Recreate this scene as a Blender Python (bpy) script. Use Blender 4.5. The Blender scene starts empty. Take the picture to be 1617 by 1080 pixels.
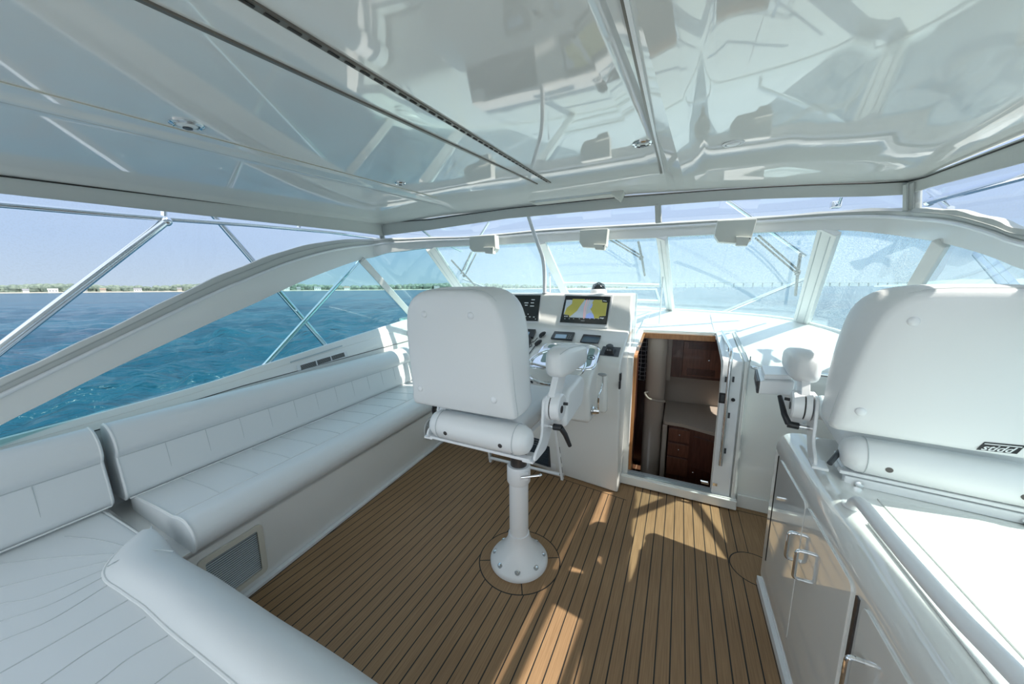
import bpy, bmesh, math, random
import numpy as np
from mathutils import Vector, Matrix
random.seed(7)
V = Vector
SC = bpy.context.scene
COL = SC.collection
# ------------------------------------------------------------------ camera
F_PX = 530.0; EYE = V((0, 0, 1.65))
YAW = math.radians(-26.5397); PITCH = math.radians(9.1279); ROLL = math.radians(0.40107)
fw = V((math.sin(YAW) * math.cos(PITCH), math.cos(YAW) * math.cos(PITCH), -math.sin(PITCH)))
rt = V((math.cos(YAW), -math.sin(YAW), 0)); up = rt.cross(fw)
CR = rt * math.cos(ROLL) - up * math.sin(ROLL); CU = up * math.cos(ROLL) + rt * math.sin(ROLL)
cam = bpy.data.cameras.new('camera'); camo = bpy.data.objects.new('camera', cam); COL.objects.link(camo)
cam.sensor_width = 36.0; cam.sensor_fit = 'HORIZONTAL'; cam.lens = F_PX / 1617 * 36.0
cam.clip_start = 0.02; cam.clip_end = 20000
camo.matrix_world = Matrix(((CR.x, CU.x, -fw.x, EYE.x), (CR.y, CU.y, -fw.y, EYE.y), (CR.z, CU.z, -fw.z, EYE.z), (0, 0, 0, 1)))
SC.camera = camo
# ------------------------------------------------------------------ light
SUN_AZ = math.radians(86); SUN_EL = math.radians(53.3)      # azimuth from the bow towards starboard
sd = V((math.cos(SUN_EL) * math.sin(SUN_AZ), math.cos(SUN_EL) * math.cos(SUN_AZ), math.sin(SUN_EL)))
sl = bpy.data.lights.new('sun', 'SUN'); sl.energy = 6.5; sl.angle = math.radians(0.6); sl.color = (1, .93, .82)
so = bpy.data.objects.new('sun', sl); COL.objects.link(so); so.rotation_euler = sd.to_track_quat('Z', 'Y').to_euler()
so.location = (3, 0, 9)
w = bpy.data.worlds.new('sky'); SC.world = w; w.use_nodes = True
nt = w.node_tree; nt.nodes.clear()
tc = nt.nodes.new('ShaderNodeTexCoord'); sx = nt.nodes.new('ShaderNodeSeparateXYZ'); nt.links.new(tc.outputs['Generated'], sx.inputs[0])
cr = nt.nodes.new('ShaderNodeValToRGB'); nt.links.new(sx.outputs['Z'], cr.inputs[0])
el = cr.color_ramp.elements
el[0].position = 0.0; el[0].color = (.51, .61, .72, 1)
el[1].position = 1.0; el[1].color = (.62, .78, 1.0, 1)
e = el.new(.10); e.color = (.44, .57, .77, 1)
e = el.new(.35); e.color = (.50, .64, .92, 1)
bg = nt.nodes.new('ShaderNodeBackground'); bg.inputs[1].default_value = 1.0
wo = nt.nodes.new('ShaderNodeOutputWorld'); 
def wm(op, a, b):
    n = nt.nodes.new('ShaderNodeMath'); n.operation = op
    for i, v in enumerate((a, b)):
        if isinstance(v, (int, float)): n.inputs[i].default_value = v
        else: nt.links.new(v, n.inputs[i])
    return n.outputs[0]
# extra sky brightness added astern, out of view, to fill the cabin with light
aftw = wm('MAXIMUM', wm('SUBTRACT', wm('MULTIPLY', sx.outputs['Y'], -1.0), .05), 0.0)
aft_fill = nt.nodes.new('ShaderNodeMix'); aft_fill.data_type = 'RGBA'; nt.links.new(wm('MINIMUM', wm('MULTIPLY', aftw, 1.6), 1.0), aft_fill.inputs[0])
nt.links.new(cr.outputs[0], aft_fill.inputs[6]); aft_fill.inputs[7].default_value = (1.30, 1.42, 1.52, 1)
nt.links.new(aft_fill.outputs[2], bg.inputs[0]); nt.links.new(bg.outputs[0], wo.inputs[0])
SC.view_settings.view_transform = 'Standard'; SC.view_settings.look = 'None'
SC.view_settings.gamma = 1.0; SC.view_settings.exposure = 0.24; SC.view_settings.use_curve_mapping = False
SC.cycles.max_bounces = 10; SC.cycles.diffuse_bounces = 5; SC.cycles.transparent_max_bounces = 16
SC.cycles.caustics_reflective = False; SC.cycles.caustics_refractive = False
SC.cycles.sample_clamp_indirect = 6.0
# ------------------------------------------------------------------ projection helpers (photo pixel -> point on a real plane)
def ray(x, y): return (fw * F_PX + CR * (x - 808.5) - CU * (y - 540)).normalized()
def onp(x, y, q, n):
    d = ray(x, y); q = V(q); n = V(n)
    return EYE + d * ((q - EYE).dot(n) / d.dot(n))
def onx(x, y, X): return onp(x, y, (X, 0, 0), (1, 0, 0))
def ony(x, y, Y): return onp(x, y, (0, Y, 0), (0, 1, 0))
def onz(x, y, Z): return onp(x, y, (0, 0, Z), (0, 0, 1))
def port(x, y, o): return onp(x, y, (-1.947 - o, 0, 0), (1, .107, 0))
def star(x, y, o): return onp(x, y, (.047 + o, 0, 0), (1, -.107, 0))
def portx(o, Y): return -1.947 - o - .107 * Y
def starx(o, Y): return .047 + o + .107 * Y
CT = .08
def ceilz(x, y, z=2.40): return onp(x, y, (0, 2.83, z), (0, -CT, 1))
# ------------------------------------------------------------------ materials
def mat(name, col=(.8, .8, .8), rough=.5, metal=0, coat=0, spec=.5, emis=None, estr=0):
    m = bpy.data.materials.new(name); m.use_nodes = True
    b = m.node_tree.nodes['Principled BSDF']
    b.inputs['Base Color'].default_value = (*col, 1); b.inputs['Roughness'].default_value = rough
    b.inputs['Metallic'].default_value = metal; b.inputs['Coat Weight'].default_value = coat; b.inputs['Coat Roughness'].default_value = .03
    b.inputs['Specular IOR Level'].default_value = spec
    if emis: b.inputs['Emission Color'].default_value = (*emis, 1); b.inputs['Emission Strength'].default_value = estr
    return m
def nd(m, t, **k):
    n = m.node_tree.nodes.new(t)
    for a, v in k.items(): setattr(n, a, v)
    return n
def lk(m, a, b): m.node_tree.links.new(a, b)
def addbump(m, scale, strength, dist=.01, detail=3, stretch=(1, 1, 1), colvar=0):
    b = m.node_tree.nodes['Principled BSDF']
    tc = nd(m, 'ShaderNodeTexCoord'); mp = nd(m, 'ShaderNodeMapping'); mp.inputs['Scale'].default_value = stretch
    n = nd(m, 'ShaderNodeTexNoise'); n.inputs['Scale'].default_value = scale; n.inputs['Detail'].default_value = detail
    bp = nd(m, 'ShaderNodeBump'); bp.inputs['Strength'].default_value = strength; bp.inputs['Distance'].default_value = dist
    lk(m, tc.outputs['Object'], mp.inputs[0]); lk(m, mp.outputs[0], n.inputs['Vector']); lk(m, n.outputs['Fac'], bp.inputs['Height'])
    lk(m, bp.outputs[0], b.inputs['Normal'])
    if colvar:
        mx = nd(m, 'ShaderNodeMix', data_type='RGBA'); c = b.inputs['Base Color'].default_value
        mx.inputs[6].default_value = [x * (1 - colvar) for x in c[:3]] + [1]; mx.inputs[7].default_value = [min(1, x * (1 + colvar)) for x in c[:3]] + [1]
        lk(m, n.outputs['Fac'], mx.inputs[0]); lk(m, mx.outputs[2], b.inputs['Base Color'])
    return m
GEL = addbump(mat('white_gelcoat', (.80, .81, .79), .28, 0, .6), 1.2, .06, .02, 1)
GELC = addbump(mat('ceiling_gelcoat', (.72, .74, .72), .5, 0, 1.0, .2), 1.1, .035, .02, 1); GELC.node_tree.nodes['Principled BSDF'].inputs['Coat IOR'].default_value = 1.9
FRAME = addbump(mat('window_frame_paint', (.80, .81, .79), .3, 0, .4), 2, .03, .01, 1)
HEM = addbump(mat('vinyl_hem_fabric', (.60, .62, .60), .6), 30, .25, .004)
VINYL = addbump(mat('white_marine_vinyl', (.74, .77, .78), .42, 0, .12), 160, .12, .001, 2)
VINYL2 = addbump(mat('chair_vinyl', (.80, .82, .83), .42, 0, .1), 160, .12, .001, 2)
PIPING = mat('vinyl_piping', (.78, .80, .80), .5)
SEAM = mat('vinyl_seam', (.56, .60, .61), .7)
POWDER = addbump(mat('white_powder_coat', (.82, .84, .86), .3, 0, .3), 80, .02, .001)
CHROME = addbump(mat('polished_stainless', (.78, .80, .82), .09, 1), 3, .02, .002)
BLACK = addbump(mat('black_plastic', (.018, .02, .024), .38), 120, .05, .001)
DARKGAP = mat('dark_rubber_gap', (.035, .033, .03), .7)
DARKTUBE = mat('dark_anodised_tube', (.10, .09, .09), .3, .6)
BRONZE = mat('brown_metal_track', (.20, .18, .155), .35, .6)
SCREEN = mat('screen_glass', (.012, .018, .02), .12, 0, .5)
SCREENB = mat('blue_screen_glass', (.012, .045, .10), .15, 0, .5)
GREYC = mat('grey_plastic', (.35, .37, .38), .4)
DGREY = addbump(mat('charcoal_plastic', (.06, .07, .08), .42), 90, .05, .001)
CREAM = mat('cream_plastic', (.66, .64, .56), .4)
RED = mat('red_button', (.5, .02, .02), .4)
VENTBLUE = mat('vent_aluminium', (.50, .56, .60), .35, .5)
LCD = mat('lcd', (.05, .09, .14), .2, 0, 0, .5, (.16, .26, .36), .6)
MAPY = mat('chart_land', (.12, .12, .03), .3, 0, 0, .5, (.17, .18, .045), .9)
MAPW = mat('chart_water', (.12, .15, .18), .3, 0, 0, .5, (.19, .25, .29), .9)
MAPB = mat('chart_shallow', (.1, .15, .35), .3, 0, 0, .5, (.14, .20, .38), .9)
MAPR = mat('chart_route', (.3, .05, .05), .3, 0, 0, .5, (.45, .25, .25), .9)
GLYPH = mat('screen_glyph', (.3, .33, .35), .3, 0, 0, .5, (.20, .24, .25), .8)
GAUGE = mat('gauge_face', (.22, .34, .32), .25, 0, .3)
BEIGE = mat('beige_laminate', (.42, .36, .31), .3, 0, .3)
CLOTH_D = mat('dark_upholstery', (.03, .03, .04), .8)
RUBBER = mat('wiper_rubber', (.012, .02, .02), .5)
LENS = mat('lamp_lens', (.75, .8, .8), .15, 0, .5)
GELR = mat('grille_white', (.72, .74, .74), .45)
BOX = mat('cream_white_housing', (.70, .71, .66), .4)

def wood(name, a, b, scale=9, rough=.35, coat=.3):
    m = mat(name, a, rough, 0, coat); p = m.node_tree.nodes['Principled BSDF']
    tc = nd(m, 'ShaderNodeTexCoord'); mp = nd(m, 'ShaderNodeMapping'); mp.inputs['Scale'].default_value = (scale, scale, 1.2)
    n = nd(m, 'ShaderNodeTexNoise'); n.inputs['Scale'].default_value = 6; n.inputs['Detail'].default_value = 5
    r = nd(m, 'ShaderNodeValToRGB'); r.color_ramp.elements[0].color = (*a, 1); r.color_ramp.elements[1].color = (*b, 1)
    r.color_ramp.elements[0].position = .3; r.color_ramp.elements[1].position = .7
    lk(m, tc.outputs['Object'], mp.inputs[0]); lk(m, mp.outputs[0], n.inputs['Vector']); lk(m, n.outputs['Fac'], r.inputs[0]); lk(m, r.outputs[0], p.inputs['Base Color'])
    return m
TEAKTRIM = wood('varnished_teak', (.36, .15, .05), (.50, .24, .09))
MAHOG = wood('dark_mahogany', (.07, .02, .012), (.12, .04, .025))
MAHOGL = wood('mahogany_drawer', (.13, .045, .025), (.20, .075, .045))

def mathn(m, op, a, b=None, c=None):
    n = nd(m, 'ShaderNodeMath', operation=op)
    for i, v in enumerate((a, b, c)):
        if v is None: continue
        if isinstance(v, (int, float)): n.inputs[i].default_value = v
        else: lk(m, v, n.inputs[i])
    return n.outputs[0]
def teak_deck():
    m = mat('teak_plank_deck', (.3, .2, .12), .55, 0, .0, .35); p = m.node_tree.nodes['Principled BSDF']
    g = nd(m, 'ShaderNodeNewGeometry'); s = nd(m, 'ShaderNodeSeparateXYZ'); lk(m, g.outputs['Position'], s.inputs[0])
    X, Y = s.outputs['X'], s.outputs['Y']
    M = lambda op, a, b=None, c=None: mathn(m, op, a, b, c)
    u = M('FRACT', M('ADD', M('DIVIDE', X, .0602), 100.46))
    line = M('LESS_THAN', M('ABSOLUTE', M('SUBTRACT', u, .5)), .047)
    # ring of margin boards round the chair pedestal
    dx = M('SUBTRACT', X, -.785); dy = M('SUBTRACT', Y, 1.655)
    r = M('SQRT', M('ADD', M('MULTIPLY', dx, dx), M('MULTIPLY', dy, dy)))
    inring = M('LESS_THAN', r, .246); ringl = M('LESS_THAN', M('ABSOLUTE', M('SUBTRACT', r, .246)), .0032)
    a = .5
    ux = M('ADD', M('MULTIPLY', dx, math.cos(a)), M('MULTIPLY', dy, math.sin(a))); uy = M('SUBTRACT', M('MULTIPLY', dy, math.cos(a)), M('MULTIPLY', dx, math.sin(a)))
    cross = M('LESS_THAN', M('MINIMUM', M('ABSOLUTE', ux), M('ABSOLUTE', uy)), .003)
    # margin boards along the front and the settee and the small round one by the cabinet
    pw = M('ADD', M('ADD', X, M('MULTIPLY', Y, .107)), 1.947)            # distance from the port settee
    mp_ = M('LESS_THAN', pw, .035); ml = M('LESS_THAN', M('ABSOLUTE', M('SUBTRACT', pw, .037)), .0028)
    fd = M('SUBTRACT', 2.79, Y)
    cut = M('SUBTRACT', 2.62, Y)
    isleft = M('LESS_THAN', X, -1.78); iscons = M('LESS_THAN', X, -.28)
    fdist = M('ADD', M('MULTIPLY', isleft, M('SUBTRACT', 2.80, Y)), M('MULTIPLY', M('SUBTRACT', 1, isleft), M('ADD', M('MULTIPLY', iscons, M('SUBTRACT', M('ADD', 2.56, M('MULTIPLY', M('ADD', X, .38), -.12)), Y)), M('MULTIPLY', M('SUBTRACT', 1, iscons), M('SUBTRACT', 2.78, Y)))))
    mf = M('LESS_THAN', fdist, 0.0); mfl = M('LESS_THAN', M('ABSOLUTE', fdist), .0032)
    cx = M('SUBTRACT', X, .50); cy = M('SUBTRACT', Y, 2.20); rc = M('SQRT', M('ADD', M('MULTIPLY', cx, cx), M('MULTIPLY', cy, cy)))
    mc = M('LESS_THAN', rc, .13); mcl = M('LESS_THAN', M('ABSOLUTE', M('SUBTRACT', rc, .13)), .0032)
    xm = M('GREATER_THAN', X, .485); xml = M('LESS_THAN', M('ABSOLUTE', M('SUBTRACT', X, .47)), .0028)
    hole = M('MAXIMUM', M('MAXIMUM', inring, mp_), M('MAXIMUM', mf, M('MAXIMUM', mc, xm)))
    line = M('MULTIPLY', line, M('SUBTRACT', 1, hole))
    other = M('MAXIMUM', M('MAXIMUM', ringl, M('MULTIPLY', inring, cross)), M('MAXIMUM', ml, M('MAXIMUM', mfl, M('MULTIPLY', mcl, M('SUBTRACT', 1, mf)))))
    black = M('MAXIMUM', line, other)
    # fine brushed grain along each plank
    mpn = nd(m, 'ShaderNodeMapping'); mpn.inputs['Scale'].default_value = (170, 5, 1); lk(m, g.outputs['Position'], mpn.inputs[0])
    n = nd(m, 'ShaderNodeTexNoise'); n.inputs['Scale'].default_value = 1; n.inputs['Detail'].default_value = 4; lk(m, mpn.outputs[0], n.inputs['Vector'])
    n2 = nd(m, 'ShaderNodeTexNoise'); n2.inputs['Scale'].default_value = 2.2; n2.inputs['Detail'].default_value = 3; lk(m, g.outputs['Position'], n2.inputs['Vector'])
    mix = M('ADD', M('MULTIPLY', n.outputs['Fac'], .65), M('MULTIPLY', n2.outputs['Fac'], .35))
    rp = nd(m, 'ShaderNodeValToRGB'); rp.color_ramp.elements[0].color = (.215, .125, .062, 1); rp.color_ramp.elements[1].color = (.36, .225, .118, 1)
    rp.color_ramp.elements[0].position = .3; rp.color_ramp.elements[1].position = .68; lk(m, mix, rp.inputs[0])
    mx = nd(m, 'ShaderNodeMix', data_type='RGBA'); lk(m, black, mx.inputs[0]); lk(m, rp.outputs[0], mx.inputs[6]); mx.inputs[7].default_value = (.012, .012, .012, 1)
    lk(m, mx.outputs[2], p.inputs['Base Color'])
    bp = nd(m, 'ShaderNodeBump'); bp.inputs['Strength'].default_value = .25; bp.inputs['Distance'].default_value = .002
    lk(m, M('SUBTRACT', mix, black), bp.inputs['Height']); lk(m, bp.outputs[0], p.inputs['Normal'])
    return m
TEAK = teak_deck()

def glass(name, tint, rough=.0, refl=1.0, spray=0.0):
    m = bpy.data.materials.new(name); m.use_nodes = True; t = m.node_tree; t.nodes.clear()
    o = nd(m, 'ShaderNodeOutputMaterial'); tr = nd(m, 'ShaderNodeBsdfTransparent'); tr.inputs[0].default_value = (*tint, 1)
    gl = nd(m, 'ShaderNodeBsdfGlossy'); gl.inputs['Roughness'].default_value = rough; gl.inputs[0].default_value = (.95, 1, 1, 1)
    fr = nd(m, 'ShaderNodeFresnel'); fr.inputs[0].default_value = 1.5; g = nd(m, 'ShaderNodeNewGeometry')
    f = mathn(m, 'MULTIPLY', mathn(m, 'MULTIPLY', fr.outputs[0], refl), mathn(m, 'SUBTRACT', 1, g.outputs['Backfacing']))
    mx = nd(m, 'ShaderNodeMixShader'); lk(m, f, mx.inputs[0]); lk(m, tr.outputs[0], mx.inputs[1]); lk(m, gl.outputs[0], mx.inputs[2])
    out = mx.outputs[0]
    if spray:                                                    # dried salt spray on the outside of the pane
        tl = nd(m, 'ShaderNodeBsdfDiffuse'); tl.inputs[0].default_value = (.85, .9, .9, 1)
        tc = nd(m, 'ShaderNodeTexCoord'); n = nd(m, 'ShaderNodeTexNoise'); n.inputs['Scale'].default_value = 130; n.inputs['Detail'].default_value = 3
        lk(m, tc.outputs['Object'], n.inputs['Vector'])
        n2 = nd(m, 'ShaderNodeTexNoise'); n2.inputs['Scale'].default_value = 1.6; lk(m, tc.outputs['Object'], n2.inputs['Vector'])
        a = mathn(m, 'MULTIPLY', mathn(m, 'GREATER_THAN', n.outputs['Fac'], .54), spray)
        a = mathn(m, 'ADD', mathn(m, 'MULTIPLY', a, mathn(m, 'ADD', n2.outputs['Fac'], .1)), spray * .25)
        trl = nd(m, 'ShaderNodeBsdfTranslucent'); trl.inputs[0].default_value = (.85, .9, .9, 1)
        ad = nd(m, 'ShaderNodeMixShader'); ad.inputs[0].default_value = .5; lk(m, tl.outputs[0], ad.inputs[1]); lk(m, trl.outputs[0], ad.inputs[2])
        m2 = nd(m, 'ShaderNodeMixShader'); lk(m, a, m2.inputs[0]); lk(m, mx.outputs[0], m2.inputs[1]); lk(m, ad.outputs[0], m2.inputs[2]); out = m2.outputs[0]
    lk(m, out, o.inputs[0]); return m
GLASS = glass('tinted_side_glass', (.74, .90, .90), 0, .9)
GLASSF = glass('tinted_windshield_glass', (.86, .965, .975), 0, 1.0, .27); GLASSS = glass('starboard_side_glass', (.88, .96, .96), 0, 1.0, .12)
CLEAR = glass('clear_vinyl', (.965, .975, .985), .02, .7, .03)
ACRYL = glass('clear_acrylic', (.95, .98, .98), 0, 1)

def nonskid():
    m = mat('nonskid_gelcoat', (.78, .79, .77), .5, 0, .1); p = m.node_tree.nodes['Principled BSDF']
    g = nd(m, 'ShaderNodeNewGeometry'); mp = nd(m, 'ShaderNodeMapping'); mp.inputs['Scale'].default_value = (75, 75, 1); mp.inputs['Rotation'].default_value = (0, 0, .6)
    lk(m, g.outputs['Position'], mp.inputs[0]); ch = nd(m, 'ShaderNodeTexChecker'); ch.inputs['Scale'].default_value = 1; lk(m, mp.outputs[0], ch.inputs[0])
    bp = nd(m, 'ShaderNodeBump'); bp.inputs['Strength'].default_value = .5; bp.inputs['Distance'].default_value = .002
    lk(m, ch.outputs['Fac'], bp.inputs['Height']); lk(m, bp.outputs[0], p.inputs['Normal']); return m
NONSKID = nonskid()
# ------------------------------------------------------------------ mesh helpers
def axes(n):
    n = V(n).normalized(); a = V((0, 0, 1)) if abs(n.z) < .9 else V((1, 0, 0))
    u = a.cross(n).normalized(); return u, n.cross(u), n
def fillet(pts, r, n=4, closed=True):
    out = []; N = len(pts)
    for i, p in enumerate(pts):
        p = V(p)
        if not closed and i in (0, N - 1): out.append(p); continue
        a = V(pts[i - 1]); b = V(pts[(i + 1) % N]); rr = r[i] if isinstance(r, (list, tuple)) else r
        if rr <= 0: out.append(p); continue
        da = (a - p); db = (b - p); la = min(rr, da.length * .48); lb = min(rr, db.length * .48)
        A = p + da.normalized() * la; Bp = p + db.normalized() * lb
        for k in range(n + 1):
            t = k / n; out.append(A * (1 - t) ** 2 + p * 2 * t * (1 - t) + Bp * t * t)
    return out
def smooth_path(pts, n=6, closed=False):
    pts = [V(p) for p in pts]; N = len(pts); out = []
    rng = range(N) if closed else range(N - 1)
    for i in rng:
        p0 = pts[(i - 1) % N] if closed or i > 0 else pts[0] * 2 - pts[1]
        p1 = pts[i]; p2 = pts[(i + 1) % N]; p3 = pts[(i + 2) % N] if closed or i < N - 2 else p2 * 2 - p1
        for k in range(n):
            t = k / n
            out.append(.5 * ((2 * p1) + (p2 - p0) * t + (2 * p0 - 5 * p1 + 4 * p2 - p3) * t * t + (3 * p1 - p0 - 3 * p2 + p3) * t ** 3))
    if not closed: out.append(pts[-1])
    return out
class MB:
    def __init__(s): s.v = []; s.f = []; s.T = Matrix.Identity(4)
    def add(s, vs, fs):
        k = len(s.v); s.v += [s.T @ V(p) for p in vs]; s.f += [tuple(i + k for i in f) for f in fs]; return s
    def box(s, c, d, R=None):
        c = V(c); h = V(d) / 2; R = R or Matrix.Identity(3)
        vs = [c + R @ V((sx * h.x, sy * h.y, sz * h.z)) for sx in (-1, 1) for sy in (-1, 1) for sz in (-1, 1)]
        return s.add(vs, [(0, 1, 3, 2), (4, 6, 7, 5), (0, 4, 5, 1), (2, 3, 7, 6), (0, 2, 6, 4), (1, 5, 7, 3)])
    def prism(s, poly, vec):
        poly = [V(p) for p in poly]; vec = V(vec); n = len(poly)
        return s.add(poly + [p + vec for p in poly], [tuple(range(n))[::-1], tuple(range(n, 2 * n))] + [(i, (i + 1) % n, n + (i + 1) % n, n + i) for i in range(n)])
    def tube(s, pts, r, seg=12, closed=False, cap=True):
        pts = [V(p) for p in pts]; N = len(pts); R = r if isinstance(r, (list, tuple)) else [r] * N
        if len(R) != N: R = [R[int(i * len(R) / N)] for i in range(N)]
        rings = []; u = None
        for i, p in enumerate(pts):
            if closed: t = pts[(i + 1) % N] - pts[i - 1]
            else: t = pts[min(i + 1, N - 1)] - pts[max(i - 1, 0)]
            t.normalize()
            if u is None: u = axes(t)[0]
            u = (u - t * u.dot(t)).normalized(); w_ = t.cross(u)
            rings.append([p + (u * math.cos(a) + w_ * math.sin(a)) * R[i] for a in [2 * math.pi * k / seg for k in range(seg)]])
        vs = [q for g in rings for q in g]; fs = []
        for i in range(N if closed else N - 1):
            a = i * seg; b = ((i + 1) % N) * seg
            fs += [(a + k, a + (k + 1) % seg, b + (k + 1) % seg, b + k) for k in range(seg)]
        if not closed and cap: fs += [tuple(range(seg))[::-1], tuple(range((N - 1) * seg, N * seg))]
        return s.add(vs, fs)
    def lathe(s, prof, o, ax=(0, 0, 1), seg=28):
        u, w_, n = axes(ax); o = V(o); vs = []; fs = []
        for r, h in prof: vs += [o + n * h + (u * math.cos(2 * math.pi * k / seg) + w_ * math.sin(2 * math.pi * k / seg)) * r for k in range(seg)]
        m = len(prof)
        for i in range(m - 1): fs += [(i * seg + k, i * seg + (k + 1) % seg, (i + 1) * seg + (k + 1) % seg, (i + 1) * seg + k) for k in range(seg)]
        fs += [tuple(range(seg))[::-1], tuple(range((m - 1) * seg, m * seg))]
        return s.add(vs, fs)
    def cyl(s, a, b, r, seg=16): return s.tube([a, b], r, seg)
    def ell(s, c, d, nu=18, nv=12, R=None):
        c = V(c); R = R or Matrix.Identity(3); vs = []; fs = []
        for i in range(nv + 1):
            th = math.pi * (i + .0) / nv
            for k in range(nu):
                ph = 2 * math.pi * k / nu
                vs.append(c + R @ V((d[0] * max(math.sin(th), 1e-4) * math.cos(ph), d[1] * max(math.sin(th), 1e-4) * math.sin(ph), d[2] * math.cos(th))))
        for i in range(nv): fs += [(i * nu + k, i * nu + (k + 1) % nu, (i + 1) * nu + (k + 1) % nu, (i + 1) * nu + k) for k in range(nu)]
        return s.add(vs, fs)
    def grid(s, rows):
        m = len(rows); n = len(rows[0]); vs = [q for r in rows for q in r]
        return s.add(vs, [(i * n + k, i * n + k + 1, (i + 1) * n + k + 1, (i + 1) * n + k) for i in range(m - 1) for k in range(n - 1)])
    def slab(s, rows, vec):
        vec = V(vec); m = len(rows); n = len(rows[0]); A = [V(q) for r in rows for q in r]; k0 = m * n
        fs = [(i * n + k, i * n + k + 1, (i + 1) * n + k + 1, (i + 1) * n + k) for i in range(m - 1) for k in range(n - 1)]
        fs += [tuple(k0 + j for j in f[::-1]) for f in list(fs)]
        for k in range(n - 1): fs += [(k + 1, k, k0 + k, k0 + k + 1), ((m - 1) * n + k, (m - 1) * n + k + 1, k0 + (m - 1) * n + k + 1, k0 + (m - 1) * n + k)]
        for i in range(m - 1): fs += [(i * n, (i + 1) * n, k0 + (i + 1) * n, k0 + i * n), ((i + 1) * n + n - 1, i * n + n - 1, k0 + i * n + n - 1, k0 + (i + 1) * n + n - 1)]
        return s.add(A + [p + vec for p in A], fs)
    def build(s, name, m, parent=None, bevel=0, bseg=3, smooth=35, sub=0, nofix=False):
        me = bpy.data.meshes.new(name); me.from_pydata([tuple(p) for p in s.v], [], s.f); me.materials.append(m)
        if not nofix:
            b = bmesh.new(); b.from_mesh(me); bmesh.ops.recalc_face_normals(b, faces=b.faces); b.to_mesh(me); b.free()
        me.shade_smooth(); me.set_sharp_from_angle(angle=math.radians(smooth))
        o = bpy.data.objects.new(name, me); COL.objects.link(o)
        if parent is not None:
            o.parent = parent; o.matrix_parent_inverse = parent_world(parent).inverted()
        if bevel:
            md = o.modifiers.new('bevel', 'BEVEL'); md.width = bevel; md.segments = bseg; md.limit_method = 'ANGLE'; md.angle_limit = math.radians(40); md.harden_normals = True
        if sub:
            md = o.modifiers.new('sub', 'SUBSURF'); md.levels = sub; md.render_levels = sub
        return o
def parent_world(o):
    M = Matrix.Identity(4); c = []
    while o is not None: c.append(o); o = o.parent
    for p in reversed(c):
        M = (M @ p.matrix_parent_inverse if p.parent else M) @ (Matrix.LocRotScale(p.location, p.rotation_euler, p.scale))
    return M
def tag(o, label=None, cat=None, group=None, kind=None):
    if label: o['label'] = label
    if cat: o['category'] = cat
    if group: o['group'] = group
    if kind: o['kind'] = kind
    return o
def empty(name, loc, label=None, cat=None, group=None, kind=None, rz=0):
    o = bpy.data.objects.new(name, None); COL.objects.link(o); o.location = V(loc); o.rotation_euler = (0, 0, rz); o.empty_display_size = .05
    return tag(o, label, cat, group, kind)
def struct(o, label=None, cat=None): return tag(o, label, cat, None, 'structure')
def copy_tree(o, parent=None):
    c = o.copy(); COL.objects.link(c); c.parent = parent
    for ch in list(o.children): copy_tree(ch, c)
    return c
def local(o):            # builder working in the frame of a thing
    b = MB(); b.T = parent_world(o); return b

def proj(P):
    v = V(P) - EYE; d = v.dot(fw); return 808.5 + F_PX * v.dot(CR) / d, 540 - F_PX * v.dot(CU) / d
def lerp(tab, x):
    if x <= tab[0][0]: return tab[0][1]
    for (a, b), (c, d) in zip(tab, tab[1:]):
        if x <= c: return b + (d - b) * (x - a) / (c - a)
    return tab[-1][1]
def resample(pts, n):
    pts = [V(p) for p in pts]; L = [0]
    for a, b in zip(pts, pts[1:]): L.append(L[-1] + (b - a).length)
    out = []
    for k in range(n):
        t = L[-1] * k / (n - 1); i = 0
        while i < len(L) - 2 and L[i + 1] < t: i += 1
        f = (t - L[i]) / max(L[i + 1] - L[i], 1e-9); out.append(pts[i].lerp(pts[i + 1], min(1, f)))
    return out
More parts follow.
